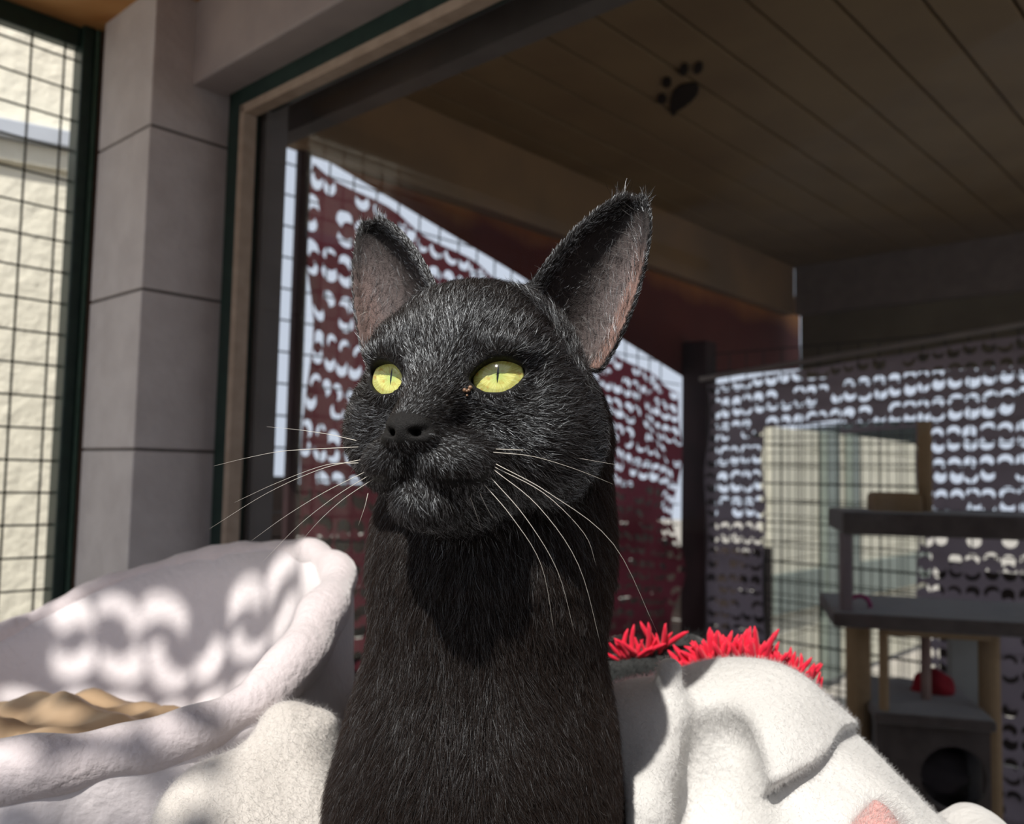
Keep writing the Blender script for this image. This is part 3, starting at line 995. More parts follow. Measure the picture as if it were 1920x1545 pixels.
# bowl: inside from the middle up to the rim, outside down to the bench
V, F = [], []
PR = 34
for i in range(NT):
    R_ = RC[i]
    inw = CB - R_; inw[2] = 0; inw /= np.linalg.norm(inw)
    Ri, Ro = R_ + inw * 0.010, R_ - inw * 0.010
    prof = []
    ctrl = [CB, CB + (Ri - CB) * np.array([.62, .62, 0.0]), CB + (Ri - CB) * np.array([.90, .90, 0.30]), Ri]
    for k in range(PR // 2):
        prof.append(bez(ctrl, k / (PR // 2 - 1)))
    foot = np.array([CB[0] + (R_[0] - CB[0]) * 0.86, CB[1] + (R_[1] - CB[1]) * 0.86, BENCH_Z + 0.002])
    hgt = R_[2] - BENCH_Z
    ctrl = [Ro, Ro - inw * 0.012 + np.array([0, 0, -0.30 * hgt]), foot - inw * 0.035 + np.array([0, 0, 0.25 * hgt]), foot]
    for k in range(PR // 2):
        prof.append(bez(ctrl, k / (PR // 2 - 1)))
    for k, p in enumerate(prof):
        f = math.sin(math.pi * (k % (PR // 2)) / (PR // 2 - 1))
        V.append(p + inw * f * soft(p, 34, 0.0045))
for i in range(NT):
    for k in range(PR - 1):
        a, b = i * PR + k, i * PR + k + 1
        c, d = ((i + 1) % NT) * PR + k + 1, ((i + 1) % NT) * PR + k
        F.append((a, d, c, b))
bowl = mesh('bowl', V, F, M_PLUSHW, None, True)
part(bowl, bed)
# beige satin cushion in the bed
M_SATIN = mat('beige_satin', (0.56, 0.40, 0.255), 0.42, 0.5, (0.46, 0.32, 0.20), 14)
cu_c = Vector((-0.292, 0.575, BENCH_Z + 0.085))
bm = bmesh.new()
bmesh.ops.create_uvsphere(bm, u_segments=90, v_segments=44, radius=1)
for v in bm.verts:
    p = v.co.copy()
    p = Vector((math.copysign(abs(p.x) ** 0.85, p.x), math.copysign(abs(p.y) ** 0.85, p.y), p.z))
    w = (math.sin(p.x * 9 + 2.2 * math.sin(p.y * 5)) + 0.7 * math.sin(p.x * 17 - p.y * 9 + 1.5 * math.sin(p.y * 11)) + 0.8 * math.sin(p.y * 13 + p.x * 6))
    v.co = Vector((p.x * 0.118, p.y * 0.095, p.z * 0.050 + max(0, p.z) * 0.0038 * w)) + cu_c
tag(bmobj('cushion', bm, M_SATIN, None, True), 'wrinkled beige satin cushion lying in the white plush bed', 'cushion')

# shape of the cat's body, also used to keep the blankets clear of it
def body_sdf(X, Y, Z):
    """neck, chest, legs, trunk, tail; world metres"""
    n0, n1, c1, c2 = P(945, 830, 0.402), P(922, 1060, 0.402), P(902, 1400, 0.408), P(896, 1640, 0.412)
    d = sd_cone(X, Y, Z, n0, n1, 0.046, 0.0455)
    d = smin(d, sd_cone(X, Y, Z, n1, c1, 0.0455, 0.053), 0.03)
    d = smin(d, sd_cone(X, Y, Z, c1, c2, 0.053, 0.0535), 0.03)
    t1 = Vector((0.005, 0.575, 1.13))
    d = smin(d, sd_cone(X, Y, Z, P(925, 1330, 0.47), t1, 0.052, 0.080), 0.04)
    th = P(1112, 1620, 0.452)
    d = smin(d, sd_ell(X, Y, Z, th, (0.024, 0.04, 0.054)), 0.012)
    for s in (-1, 1):
        d = smin(d, sd_ell(X, Y, Z, (0.005 + s * 0.058, 0.545, 1.118), (0.034, 0.075, 0.062)), 0.02)
        d = smin(d, sd_cone(X, Y, Z, (0.005 + s * 0.062, 0.50, 1.072), (0.0 + s * 0.062, 0.43, 1.064), 0.016, 0.014), 0.015)
        sx = -0.018 + s * 0.028
        d = smin(d, sd_cone(X, Y, Z, (sx, 0.42, 1.19), (sx, 0.405, 1.075), 0.030, 0.0155), 0.03)
        d = smin(d, sd_ell(X, Y, Z, (sx, 0.393, 1.066), (0.016, 0.022, 0.011)), 0.012)
    d = smin(d, sd_cone(X, Y, Z, (0.0, 0.65, 1.08), (-0.09, 0.66, 1.064), 0.017, 0.012), 0.02)
    d = smin(d, sd_cone(X, Y, Z, (-0.09, 0.66, 1.068), (-0.115, 0.56, 1.067), 0.011, 0.008), 0.01)
    return smax(d, BENCH_Z + 0.002 - Z, 0.003)


# soft things sculpted as distance fields
def sculpt(name, fn, lo, hi, step, m, relax=1, parent=None):
    gx_, gy_, gz_ = (np.arange(lo[k], hi[k] + step, step) for k in range(3))
    X, Y, Z = np.meshgrid(gx_, gy_, gz_, indexing='ij', sparse=True)
    Vv = fn(X, Y, Z) + 0 * (X + Y + Z)
    vv, qq = surface_nets(Vv, gx_, gy_, gz_)
    return np_mesh(name, vv, qq, m, parent, relax=relax)
def ripple(X, Y, Z, f, a, ph=0.0):
    return a * (np.sin(X * f + 1.8 * np.sin(Y * f * .7 + ph)) + np.sin(Z * f * 1.2 + 2 * np.sin(X * f * .6 + ph)) + np.sin(Y * f * .9 + 1.5 * np.sin(Z * f * .8)))
M_FLEECE = mat('white_fleece', (0.66, 0.65, 0.635), 0.95, 0.05, (0.61, 0.60, 0.585), 40, 0.0012, 260, 6, 0.5)
M_FLEECEB = mat('cream_fleece', (0.60, 0.565, 0.53), 0.95, 0.05, (0.55, 0.515, 0.48), 40, 0.0014, 240, 6, 0.5)
M_PILE = hair_mat('white_pile', 0, 0, 0.5, (0.66, 0.65, 0.63))
def pile(o, n, length, rad_mm, m, seed, dirn=(0, 0, -0.4), lift=0.8, name='pile', maxd=99):
    rg = np.random.default_rng(seed)
    co_, no_, tr_ = mesh_arrays(o)
    vw = nrm(np.array(CAM) - co_)
    w = np.where((no_ * vw).sum(1) > -0.3, 1.0, 0.02)
    p, nn_, _ = sample_tris(co_, no_, tr_, w, n, rg)
    f = nrm(nn_ * lift + np.array(dirn) + rg.normal(0, 0.45, p.shape))
    f2 = nrm(f + rg.normal(0, 0.35, p.shape))
    L_ = (length * rg.uniform(0.5, 1.3, n))[:, None]
    pts_ = np.stack([p, p + f * L_ * 0.5, p + (f + f2) * L_ * 0.5], 1)
    h = hair_obj(name, None, pts_, np.ones((n, 1)) * rad_mm * MM_ * np.array([1, .8, .3]), m)
    h['kind'] = 'stuff'
    return h
MM_ = 0.001

# left white blanket heap in front of the bed
def blanket_left(X, Y, Z):
    d = sd_cone(X, Y, Z, P(405, 1580, .425), P(550, 1560, .445), 0.028, 0.033)
    d = smin(d, sd_cone(X, Y, Z, P(560, 1490, .458), P(545, 1378, .462), 0.017, 0.008), 0.02)
    d = smin(d, sd_cone(X, Y, Z, P(545, 1378, .462), P(536, 1355, .462), 0.008, 0.006), 0.01)
    d = smin(d, sd_cone(X, Y, Z, P(430, 1470, .435), P(510, 1410, .455), 0.013, 0.008), 0.025)
    d = smin(d, sd_cone(X, Y, Z, P(620, 1470, .470), P(605, 1372, .470), 0.018, 0.008), 0.012)
    b = Vector(P(500, 1520, .435)); b.z = BENCH_Z + 0.05
    d = smin(d, sd_ell(X, Y, Z, (b.x, b.y, BENCH_Z + 0.035), (0.075, 0.060, 0.060)), 0.04)
    d = d + ripple(X, Y, Z, 75, 0.0016)
    d = smax(d, 0.003 - body_sdf(X, Y, Z), 0.006)
    return smax(d, BENCH_Z + 0.001 - Z, 0.004)
bl_o = sculpt('blanket', blanket_left, (-0.22, 0.34, BENCH_Z - 0.01), (0.0, 0.54, 1.30), 0.0026, M_FLEECEB, 2)
tag(bl_o, 'small heap of cream fleece blanket between the plush bed and the cat', 'blanket')
ph = pile(bl_o, 26000, 0.0035, 0.06, M_PILE, 4); ph.parent = bl_o

# right white blanket: mound, upright fold, top layer ending in a hem
mc = Vector((0.128, 0.505, BENCH_Z))
ztopm = P(1410, 1262, .50).z - BENCH_Z
def mound(X, Y, Z):
    base = sd_ell(X, Y, Z, (mc.x, mc.y, BENCH_Z), (0.122, 0.098, ztopm))
    base = smin(base, sd_ell(X, Y, Z, (mc.x + 0.040, mc.y - 0.05, BENCH_Z), (0.095, 0.085, ztopm * 0.74)), 0.04)
    return smin(base, sd_cone(X, Y, Z, P(1185, 1400, .47), P(1190, 1560, .46), 0.028, 0.040), 0.03)
def on_mound(px, py, off=0.0):
    """where the view of (px, py) first meets the mound, off metres further in"""
    ds = np.linspace(0.30, 0.62, 160)
    pp_ = np.array([P(px, py, d) for d in ds])
    v = mound(pp_[:, 0], pp_[:, 1], pp_[:, 2])
    k = int(np.argmax(v < 0)) if (v < 0).any() else int(np.argmin(v))
    return np.array(P(px, py, ds[k] + off))
fold = [on_mound(1254, 1275) , on_mound(1250, 1330), on_mound(1232, 1420), on_mound(1208, 1520), on_mound(1190, 1640)]
fold[0] = np.array(P(1255, 1258, (Vector(fold[1]) - CAM).dot(FW) + 0.004))
val = [on_mound(1365, 1400, 0.004), on_mound(1338, 1470, 0.003), on_mound(1312, 1560, 0.002), on_mound(1300, 1660, 0.002)]
ridge = [on_mound(1455, 1335, 0.010), on_mound(1425, 1420, 0.010), on_mound(1385, 1520, 0.010), on_mound(1360, 1620, 0.010)]
hemA, hemB = Vector(on_mound(1612, 1352)), Vector(on_mound(1362, 1548))
hn = np.array((hemB - hemA).cross(ray(1480, 1450)).normalized())
if hn[0] < 0: hn = -hn
hemo = np.array(hemA)
def blanket_right(X, Y, Z):
    base = mound(X, Y, Z) + ripple(X, Y, Z, 46, 0.0010)
    low = base + ripple(X, Y, Z, 120, 0.0006, 1.0)
    hem = (X - hemo[0]) * hn[0] + (Y - hemo[1]) * hn[1] + (Z - hemo[2]) * hn[2]
    hem = hem + 0.002 * np.sin((Z + Y) * 90)
    top = base - 0.0055
    for a, b in zip(ridge[:-1], ridge[1:]):
        top = smin(top, sd_cone(X, Y, Z, a, b, 0.017, 0.017), 0.03)
    for a, b, ra, rb_ in zip(val[:-1], val[1:], (0.008, 0.014, 0.017), (0.014, 0.017, 0.019)):
        top = smax(top, -sd_cone(X, Y, Z, a, b, ra, rb_), 0.03)
    for a, b, ra, rb_ in zip(fold[:-1], fold[1:], (0.0068, 0.0080, 0.0095, 0.0115), (0.0080, 0.0095, 0.0115, 0.014)):
        top = smin(top, sd_cone(X, Y, Z, a, b, ra, rb_), 0.007)
    top = smax(top, hem, 0.002)
    for a, b in zip(val[:-1], val[1:]):
        low = smax(low, -sd_cone(X, Y, Z, a, b, 0.011, 0.018), 0.03)
    d = smin(low, top, 0.001)
    d = smax(d, 0.003 - body_sdf(X, Y, Z), 0.006)
    return smax(d, BENCH_Z + 0.001 - Z, 0.004)
br_o = sculpt('blanket', blanket_right, (0.0, 0.30, BENCH_Z - 0.01), (0.29, 0.64, 1.30), 0.0022, M_FLEECE, 2)
tag(br_o, 'large white fleece blanket draped in a mound beside the cat', 'blanket')
ph = pile(br_o, 42000, 0.0028, 0.055, M_PILE, 5); ph.parent = br_o
# white blanket corner beyond
cp = P(1832, 1566, .505)
sm = blob('blanket', (cp.x, cp.y, BENCH_Z + 0.055), (0.035, 0.05, cp.z + 0.012 - BENCH_Z - 0.055), M_FLEECE, 0.06, 5)
tag(sm, 'small corner of white cloth behind the large fleece mound', 'cloth')

# dark furry cushion with red fringe
M_DARKC = mat('charcoal_plush', (0.035, 0.038, 0.038), 0.95, 0.05, (0.022, 0.024, 0.024), 60, 0.003, 160, 5, 0.4)
dcP = P(1260, 1330, .60)
def dark_cushion(X, Y, Z):
    d = sd_cone(X, Y, Z, P(1140, 1268, .600), P(1290, 1236, .605), 0.0135, 0.0135)
    d = smin(d, sd_cone(X, Y, Z, P(1290, 1236, .605), P(1440, 1285, .61), 0.0135, 0.011), 0.02)
    d = smin(d, sd_cone(X, Y, Z, P(1440, 1285, .61), P(1490, 1345, .60), 0.011, 0.010), 0.02)
    b0, b1 = P(1180, 1330, .60), P(1440, 1340, .60)
    d = smin(d, sd_cone(X, Y, Z, (b0.x, b0.y, 1.15), (b1.x, b1.y, 1.13), 0.042, 0.040), 0.05)
    d = smin(d, sd_cone(X, Y, Z, (b0.x, b0.y, 1.10), (b1.x, b1.y, 1.10), 0.044, 0.042), 0.05)
    d = d + ripple(X, Y, Z, 90, 0.0012)
    d = smax(smax(d, 0.004 - body_sdf(X, Y, Z), 0.006), 0.008 - mound(X, Y, Z), 0.006)
    return smax(d, BENCH_Z + 0.001 - Z, 0.004)
dc = empty('cushion', (dcP.x, dcP.y, BENCH_Z))
tag(dc, 'charcoal furry cushion edged with bright red fringe behind the white blanket', 'cushion')
dco = sculpt('cover', dark_cushion, (0.02, 0.53, BENCH_Z - 0.01), (0.28, 0.70, 1.32), 0.003, M_DARKC, 2)
part(dco, dc)
dp = pile(dco, 16000, 0.006, 0.07, hair_mat('charcoal_pile', 0, (0.035, 0.038, 0.038), 0.3), 6); part(dp, dc)
M_FR = mat('red_fringe', (0.85, 0.014, 0.055), 0.6, 0.3, (0.68, 0.010, 0.04), 30, 0, None, 4, 0.2)
rf = random.Random(11)
# strand shapes shared between strands
FR_ME = []
for k in range(8):
    bm = bmesh.new()
    bend = rf.uniform(-0.5, 0.5)
    pts_ = [Vector((bend * t * t * 0.014, rf.uniform(-.001, .001), 0.030 * t)) for t in (0, .3, .6, .85, 1.0)]
    tube_bm(bm, pts_, [0.0018, 0.0026, 0.0025, 0.0019, 0.0005], 5)
    me = bpy.data.meshes.new('fringe_strand')
    bmesh.ops.recalc_face_normals(bm, faces=bm.faces)
    bm.to_mesh(me); bm.free(); me.shade_smooth()
    me.materials.append(M_FR)
    FR_ME.append(me)
def strand(px, py, d, ang, ln):
    o = bpy.data.objects.new('fringe_strand', FR_ME[rf.randrange(8)])
    COL.objects.link(o)
    zd = (UP * math.cos(ang) + RT * math.sin(ang) - FW * rf.uniform(-0.1, 0.5)).normalized()
    xd = zd.cross(FW).normalized(); yd = zd.cross(xd)
    R3 = Matrix((xd, yd, zd)).transposed().to_4x4()
    o.matrix_world = Matrix.Translation(P(px, py, d)) @ R3 @ Matrix.Scale(ln, 4)
    o.parent = dc
    o.matrix_parent_inverse = Matrix.Translation(-Vector(dc.location))
for k in range(34):
    t = rf.random()
    strand(1160 + 85 * t, 1240 - 22 * t + rf.uniform(-3, 5), .592, rf.uniform(-0.9, 0.9), rf.uniform(0.25, 0.75))
for k in range(150):
    t = rf.random()
    px_ = 1298 + 225 * t
    py_ = np.interp(px_, [1298, 1330, 1390, 1440, 1523], [1275, 1262, 1255, 1262, 1292]) + rf.uniform(-4, 6)
    ang = np.interp(px_, [1298, 1340, 1380, 1440, 1523], [-1.15, -0.6, -0.25, -0.1, 0.2]) + rf.uniform(-0.45, 0.45)
    strand(px_, py_, .578, ang, np.interp(px_, [1298, 1340, 1400, 1440, 1523], [.8, .95, .9, .7, .6]) * rf.uniform(0.6, 1.1))
for px_, py_ in ((1534, 1296), (1538, 1298), (1421, 1240), (1428, 1245), (1432, 1248)):
    strand(px_, py_, .578, rf.uniform(-0.3, 0.3), 0.85 if px_ < 1440 else 0.35)

# pink and white fringed tuft at the lower edge
M_PINK = mat('dusty_pink', (0.52, 0.24, 0.22), 0.8, 0.1, (0.60, 0.36, 0.34), 60, 0.0006, 300, 4, 0.3)
tb = P(1650, 1560, .395)
def tuft(X, Y, Z):
    d = sd_cone(X, Y, Z, P(1652, 1595, .395), P(1642, 1506, .398), 0.0062, 0.0010)
    d = smin(d, sd_cone(X, Y, Z, P(1676, 1600, .395), P(1656, 1522, .398), 0.0066, 0.0012), 0.006)
    d = smin(d, sd_cone(X, Y, Z, P(1640, 1575, .395), P(1650, 1640, .40), 0.011, 0.014), 0.01)
    return d
tf = sculpt('plush_toy', tuft, tuple(tb + Vector((-0.03, -0.03, -0.045))), tuple(tb + Vector((0.03, 0.03, 0.03))), 0.0012, M_PINK, 1)
tag(tf, 'dusty pink and white plush toy tip poking up before the white blanket', 'plush toy')
tpn = pile(tf, 2600, 0.008, 0.07, M_PILE, 9, tuple(UP * 0.6 + RT * 0.7), 0.35); tpn.parent = tf

# netted part of the roof in front: its crescent holes dapple the bed
nz_ = zc_front + 0.012
nA, nB, nC, nD = Vector((-1.20, -0.62, nz_)), Vector((-0.38, -0.62, nz_)), Vector((-0.38, ROOF_Y + 0.01, nz_)), Vector((-1.20, ROOF_Y + 0.17, nz_))
tag(net('camouflage_net', nA, nB, nC, nD, 19, 19, net_mat('roof_net', (0.20, 0.17, 0.18), 1.0), 21, None, lambda v: 0.15, 1.12, 0.004, 1.0),
    'camouflage net roofing the gap above the plush bed', 'net')
# ================================================================ the black cat
FUR_N = 460000
HD_PITCH, HD_YAW, HD_ROLL = math.radians(8), math.radians(20.5), math.radians(0)
def _rot():
    cp, sp, cy, sy, cr, sr = math.cos(HD_PITCH), math.sin(HD_PITCH), math.cos(HD_YAW), math.sin(HD_YAW), math.cos(HD_ROLL), math.sin(HD_ROLL)
    Rx = np.array([[1, 0, 0], [0, cp, sp], [0, -sp, cp]])
    Ry = np.array([[cr, 0, sr], [0, 1, 0], [-sr, 0, cr]])
    Rz = np.array([[cy, sy, 0], [-sy, cy, 0], [0, 0, 1]])
    return Rz @ Ry @ Rx
HR = _rot()                                         # head-local -> world
_eyemid = np.array(P(824, 699, 0.332))
HO = _eyemid - HR @ (np.array([0, -34, 4]) * MM)    # world position of the head's origin
def h2w(p):
    return HO + (HR @ (np.asarray(p, float) * MM))
def w2h(p):
    return ((np.asarray(p) - HO) @ HR) / MM
EYE_C = {s: np.array([s * 20.8, -24.0, 3.0]) for s in (-1, 1)}
EYE_R = 11.6
EYE_AX = {s: nrm(np.array([s * math.sin(math.radians(13)), -math.cos(math.radians(13)), 0.03])) for s in (-1, 1)}
def eye_frame(s):
    w = EYE_AX[s]
    u = nrm(np.cross(np.array([0, 0, 1.0]), w)) * -s   # towards the outer corner
    if u[0] * s < 0: u = -u
    v = nrm(np.cross(w, u))
    if v[2] < 0: v = -v
    a = math.radians(15)                                # outer corner lifted
    return u * math.cos(a) + v * math.sin(a), -u * math.sin(a) + v * math.cos(a), w

# --- ear sheets in head-local millimetres
EAR_IN = [(17, -1, 40), (29, 2, 65), (46, 5, 85), (58, 6, 88)]
EAR_OUT = [(51, 5, 15), (65.5, 6, 36), (72, 8, 81), (64.5, 6.5, 87)]
def ear_sheet(s, nu=40, nv=28):
    V, T, W = [], [], []
    for i in range(nu + 1):
        t = i / nu
        a, b = bez(EAR_IN, t), bez(EAR_OUT, t)
        cup = 25 * (1 - t) ** 0.8 + 1.5
        c = (a + b) / 2 + np.array([-4.0, 1.9 * cup, -1.0 + 1.5 * t])
        for j in range(nv + 1):
            v = j / nv
            q = a * (1 - v) ** 2 + c * 2 * v * (1 - v) + b * v * v
            V.append(Vector((q[0] * s, q[1], q[2])))
            T.append(t)
            W.append(v)
    F = []
    for i in range(nu):
        for j in range(nv):
            k = i * (nv + 1) + j
            F.append((k, k + 1, k + nv + 2, k + nv + 1))
    return V, F, np.array(T), np.array(W)
EARS = {s: ear_sheet(s) for s in (-1, 1)}
EAR_BVH = {s: BVHTree.FromPolygons(EARS[s][0], EARS[s][1]) for s in (-1, 1)}

def head_sdf(x, y, z):
    """head without ears; head-local mm"""
    ax = np.abs(x)
    d = sd_ell(x, y, z, (0, 6, 9), (43, 46, 42))
    d = smin(d, sd_ell(ax, y, z, (27, 3, -12), (27, 31, 27)), 12)
    d = smin(d, sd_ell(x, y, z, (0, -12, -33), (24, 26, 20)), 12)
    d = smin(d, sd_ell(ax, y, z, (20, -20, 18), (15, 13, 9)), 9)
    d = smin(d, sd_ell(ax, y, z, (22, -30.5, 13), (12, 7.5, 4.5)), 5)
    d = smin(d, sd_cone(x, y, z, (0, -18, 10), (0, -50.5, -19.5), 14.5, 8.8), 8)
    d = smin(d, sd_ell(ax, y, z, (9.5, -37.5, -31), (14.5, 15, 10)), 10)
    d = smin(d, sd_ell(x, y, z, (0, -34.5, -45), (12.5, 13, 8.5)), 6)
    # lids around the eyeballs
    for s in (-1, 1):
        d = smin(d, sd_ell(x, y, z, EYE_C[s], (12.8, 12.8, 12.8)), 4)
    # nose leather
    d = smin(d, sd_ell(x, y, z, (0, -55.5, -22), (8.4, 5.2, 6)), 2.5)
    d = smin(d, sd_ell(ax, y, z, (6.0, -53.5, -24), (4.6, 4.4, 3.6)), 1.6)
    # nostrils: a round hole with a slit running outwards
    for s in (-1, 1):
        n = smin(sd_cone(x, y, z, (s * 3.6, -62, -23.8), (s * 4.6, -55, -23.2), 1.6, 1.3),
                 sd_cone(x, y, z, (s * 4.0, -60.5, -24), (s * 11.5, -54.0, -21.0), 1.7, 0.9), 1.0)
        d = smax(d, -n, 0.8)
    # philtrum and mouth line
    d = smax(d, -sd_cone(x, y, z, (0, -61, -26), (0, -56, -37), 1.1, 1.1), 1.0)
    for s in (-1, 1):
        m = sd_cone(x, y, z, (0, -54, -37), (s * 10, -50.5, -39.5), 1.7, 1.7)
        m = np.minimum(m, sd_cone(x, y, z, (s * 10, -50.5, -39.5), (s * 23, -39, -36), 1.7, 1.0))
        d = smax(d, -m, 1.0)
    # eye openings
    for s in (-1, 1):
        u, v, w = eye_frame(s)
        c = EYE_C[s]
        pu = (x - c[0]) * u[0] + (y - c[1]) * u[1] + (z - c[2]) * u[2]
        pv = (x - c[0]) * v[0] + (y - c[1]) * v[1] + (z - c[2]) * v[2]
        pw = (x - c[0]) * w[0] + (y - c[1]) * w[1] + (z - c[2]) * w[2]
        a, hu, hl = 10.4, 5.4, 6.9
        Ru, Rl = (a * a + hu * hu) / (2 * hu), (a * a + hl * hl) / (2 * hl)
        o = np.maximum(np.sqrt(pu ** 2 + (pv - hu + Ru) ** 2) - Ru, np.sqrt(pu ** 2 + (pv + hl - Rl) ** 2) - Rl)
        d = smax(d, -np.maximum(o, 3 - pw), 0.8)
    return d

def axis_pts(segs):
    """segs: (start, end, step) runs -> coordinates"""
    out = []
    for a, b, st in segs:
        out += list(np.arange(a, b, st))
    out.append(segs[-1][1])
    return np.array(out)
hx, hy, hz = HO
gx = axis_pts([(-0.16, hx - 0.085, 0.003), (hx - 0.085, hx + 0.085, 0.0011), (hx + 0.085, 0.14, 0.003)])
gy = axis_pts([(hy - 0.085, hy + 0.01, 0.0011), (hy + 0.01, hy + 0.06, 0.0016), (hy + 0.06, 0.70, 0.004)])
gz = axis_pts([(1.045, hz - 0.075, 0.003), (hz - 0.075, hz + 0.105, 0.0011)])
GX, GY, GZ = np.meshgrid(gx.astype(np.float32), gy.astype(np.float32), gz.astype(np.float32), indexing='ij', sparse=True)
VOL = body_sdf(GX, GY, GZ).astype(np.float32)
i0, i1 = np.searchsorted(gx, hx - 0.085), np.searchsorted(gx, hx + 0.085)
j1 = np.searchsorted(gy, hy + 0.085)
k0 = np.searchsorted(gz, hz - 0.075)
sx_, sy_, sz_ = GX[i0:i1] - hx, GY[:, :j1] - hy, GZ[:, :, k0:] - hz
lx = ((HR[0, 0] * sx_ + HR[1, 0] * sy_ + HR[2, 0] * sz_) / MM)
ly = ((HR[0, 1] * sx_ + HR[1, 1] * sy_ + HR[2, 1] * sz_) / MM)
lz = ((HR[0, 2] * sx_ + HR[1, 2] * sy_ + HR[2, 2] * sz_) / MM)
HDS = head_sdf(lx, ly, lz)
EARD = np.full(HDS.shape, 1e3, np.float32)
for s in (-1, 1):
    box = (lx * s > 8) & (lx * s < 76) & (ly > -12) & (ly < 42) & (lz > 6) & (lz < 94)
    ii, jj, kk = np.nonzero(box)
    find = EAR_BVH[s].find_nearest
    pts = np.stack([lx[ii, jj, kk], ly[ii, jj, kk], lz[ii, jj, kk]], 1)
    dd = np.array([(find(p, 6.0)[3] if True else 0) or 1e3 for p in pts.tolist()], np.float32)
    dd = np.where(dd > 900, 6.0, dd)
    EARD[ii, jj, kk] = dd - 1.25
HDS = smin(HDS, np.where(EARD > 6, 6, EARD), 5.0)
sub = VOL[i0:i1, :j1, k0:]
VOL[i0:i1, :j1, k0:] = smin(sub, HDS * MM, 0.012)
cv, cq = surface_nets(VOL, gx, gy, gz)
del VOL, HDS, EARD, lx, ly, lz, sub

cat_root = empty('cat', (0, 0.5, 1.05))
tag(cat_root, 'black short-haired cat sitting upright with yellow-green eyes gazing off to one side', 'cat')

# materials -------------------------------------------------------
def cat_skin():
    m = bpy.data.materials.new('cat_skin')
    m.use_nodes = True
    nt = m.node_tree
    N, L = nt.nodes, nt.links
    b = N['Principled BSDF']
    b.inputs['Roughness'].default_value = 0.62
    b.inputs['Specular IOR Level'].default_value = 0.3
    a = N.new('ShaderNodeAttribute'); a.attribute_name = 'bare'
    a2 = N.new('ShaderNodeAttribute'); a2.attribute_name = 'pink'
    no = N.new('ShaderNodeTexNoise'); no.inputs['Scale'].default_value = 160; no.inputs['Detail'].default_value = 5
    m1 = N.new('ShaderNodeMix'); m1.data_type = 'RGBA'
    m1.inputs['A'].default_value = (0.010, 0.009, 0.009, 1)
    m1.inputs['B'].default_value = (0.24, 0.19, 0.185, 1)
    L.new(a.outputs['Fac'], m1.inputs['Factor'])
    m2 = N.new('ShaderNodeMix'); m2.data_type = 'RGBA'
    m2.inputs['B'].default_value = (0.56, 0.33, 0.27, 1)
    L.new(a2.outputs['Fac'], m2.inputs['Factor'])
    L.new(m1.outputs['Result'], m2.inputs['A'])
    m3 = N.new('ShaderNodeMix'); m3.data_type = 'RGBA'; m3.blend_type = 'MULTIPLY'
    m3.inputs['Factor'].default_value = 0.5
    L.new(m2.outputs['Result'], m3.inputs['A'])
    L.new(no.outputs['Fac'], m3.inputs['B'])
    L.new(m3.outputs['Result'], b.inputs['Base Color'])
    bp = N.new('ShaderNodeBump'); bp.inputs['Distance'].default_value = 0.0004
    n2 = N.new('ShaderNodeTexNoise'); n2.inputs['Scale'].default_value = 900
    L.new(n2.outputs['Fac'], bp.inputs['Height'])
    L.new(bp.outputs['Normal'], b.inputs['Normal'])
    return m
M_SKIN = cat_skin()
M_FUR = hair_mat('cat_fur', 0.65, (0.017, 0.012, 0.0105), 0.14)
M_FUR2 = hair_mat('cat_chest_fur', 0.20, (0.030, 0.019, 0.0145), 0.18)
M_PALE = hair_mat('pale_hair', 0, 0, 0.3, (0.75, 0.66, 0.58))

cat_body = np_mesh('body', cv, cq, M_SKIN, None, relax=2)
part(cat_body, cat_root)

# per-vertex regions ------------------------------------------------
co, no, tr = mesh_arrays(cat_body)
hl = w2h(co)
nh = no @ HR
bare = np.zeros(len(co)); pink = np.zeros(len(co)); earish = np.zeros(len(co))
for s in (-1, 1):
    near = np.nonzero((hl[:, 0] * s > 8) & (hl[:, 2] > 2) & (hl[:, 1] > -15))[0]
    Vs, Fs, Ts, Ws = EARS[s]
    for i in near:
        loc, nn_, fi, dist = EAR_BVH[s].find_nearest(Vector(hl[i]))
        if dist > 2.6: continue
        k = Fs[fi][0]
        t, v = Ts[k], Ws[k]
        a, b = bez(EAR_IN, t), bez(EAR_OUT, t)
        c_in = (a + b) / 2 + np.array([3.0, -6.0, 0])    # a point on the open side
        c_in[0] *= s
        inside = float(np.dot(nh[i], c_in - hl[i])) > 0
        earish[i] = 1.0
        if inside:
            e = min(v, 1 - v) / 0.10
            bare[i] = np.clip(e, 0, 1) * np.clip((0.88 - t) / 0.4, 0, 1) * (0.12 + 0.88 * np.clip((v - 0.25) / 0.55, 0, 1) ** 1.4)
            pink[i] = np.clip((v - 0.80) / 0.08, 0, 1) * np.clip((0.985 - v) / 0.03, 0, 1) * np.clip((0.62 - t) / 0.25, 0, 1) * (0.75 if s > 0 else 0.3)
nose = (hl[:, 1] < -50) & (np.abs(hl[:, 0]) < 9.0) & (hl[:, 2] > -26.5) & (hl[:, 2] < -16.5 - 0.03 * hl[:, 0] ** 2)
bare_nose = nose.astype(float)
for nm, arr in (('bare', bare), ('pink', pink)):
    at = cat_body.data.attributes.new(nm, 'FLOAT', 'POINT')
    at.data.foreach_set('value', arr.astype(np.float32))

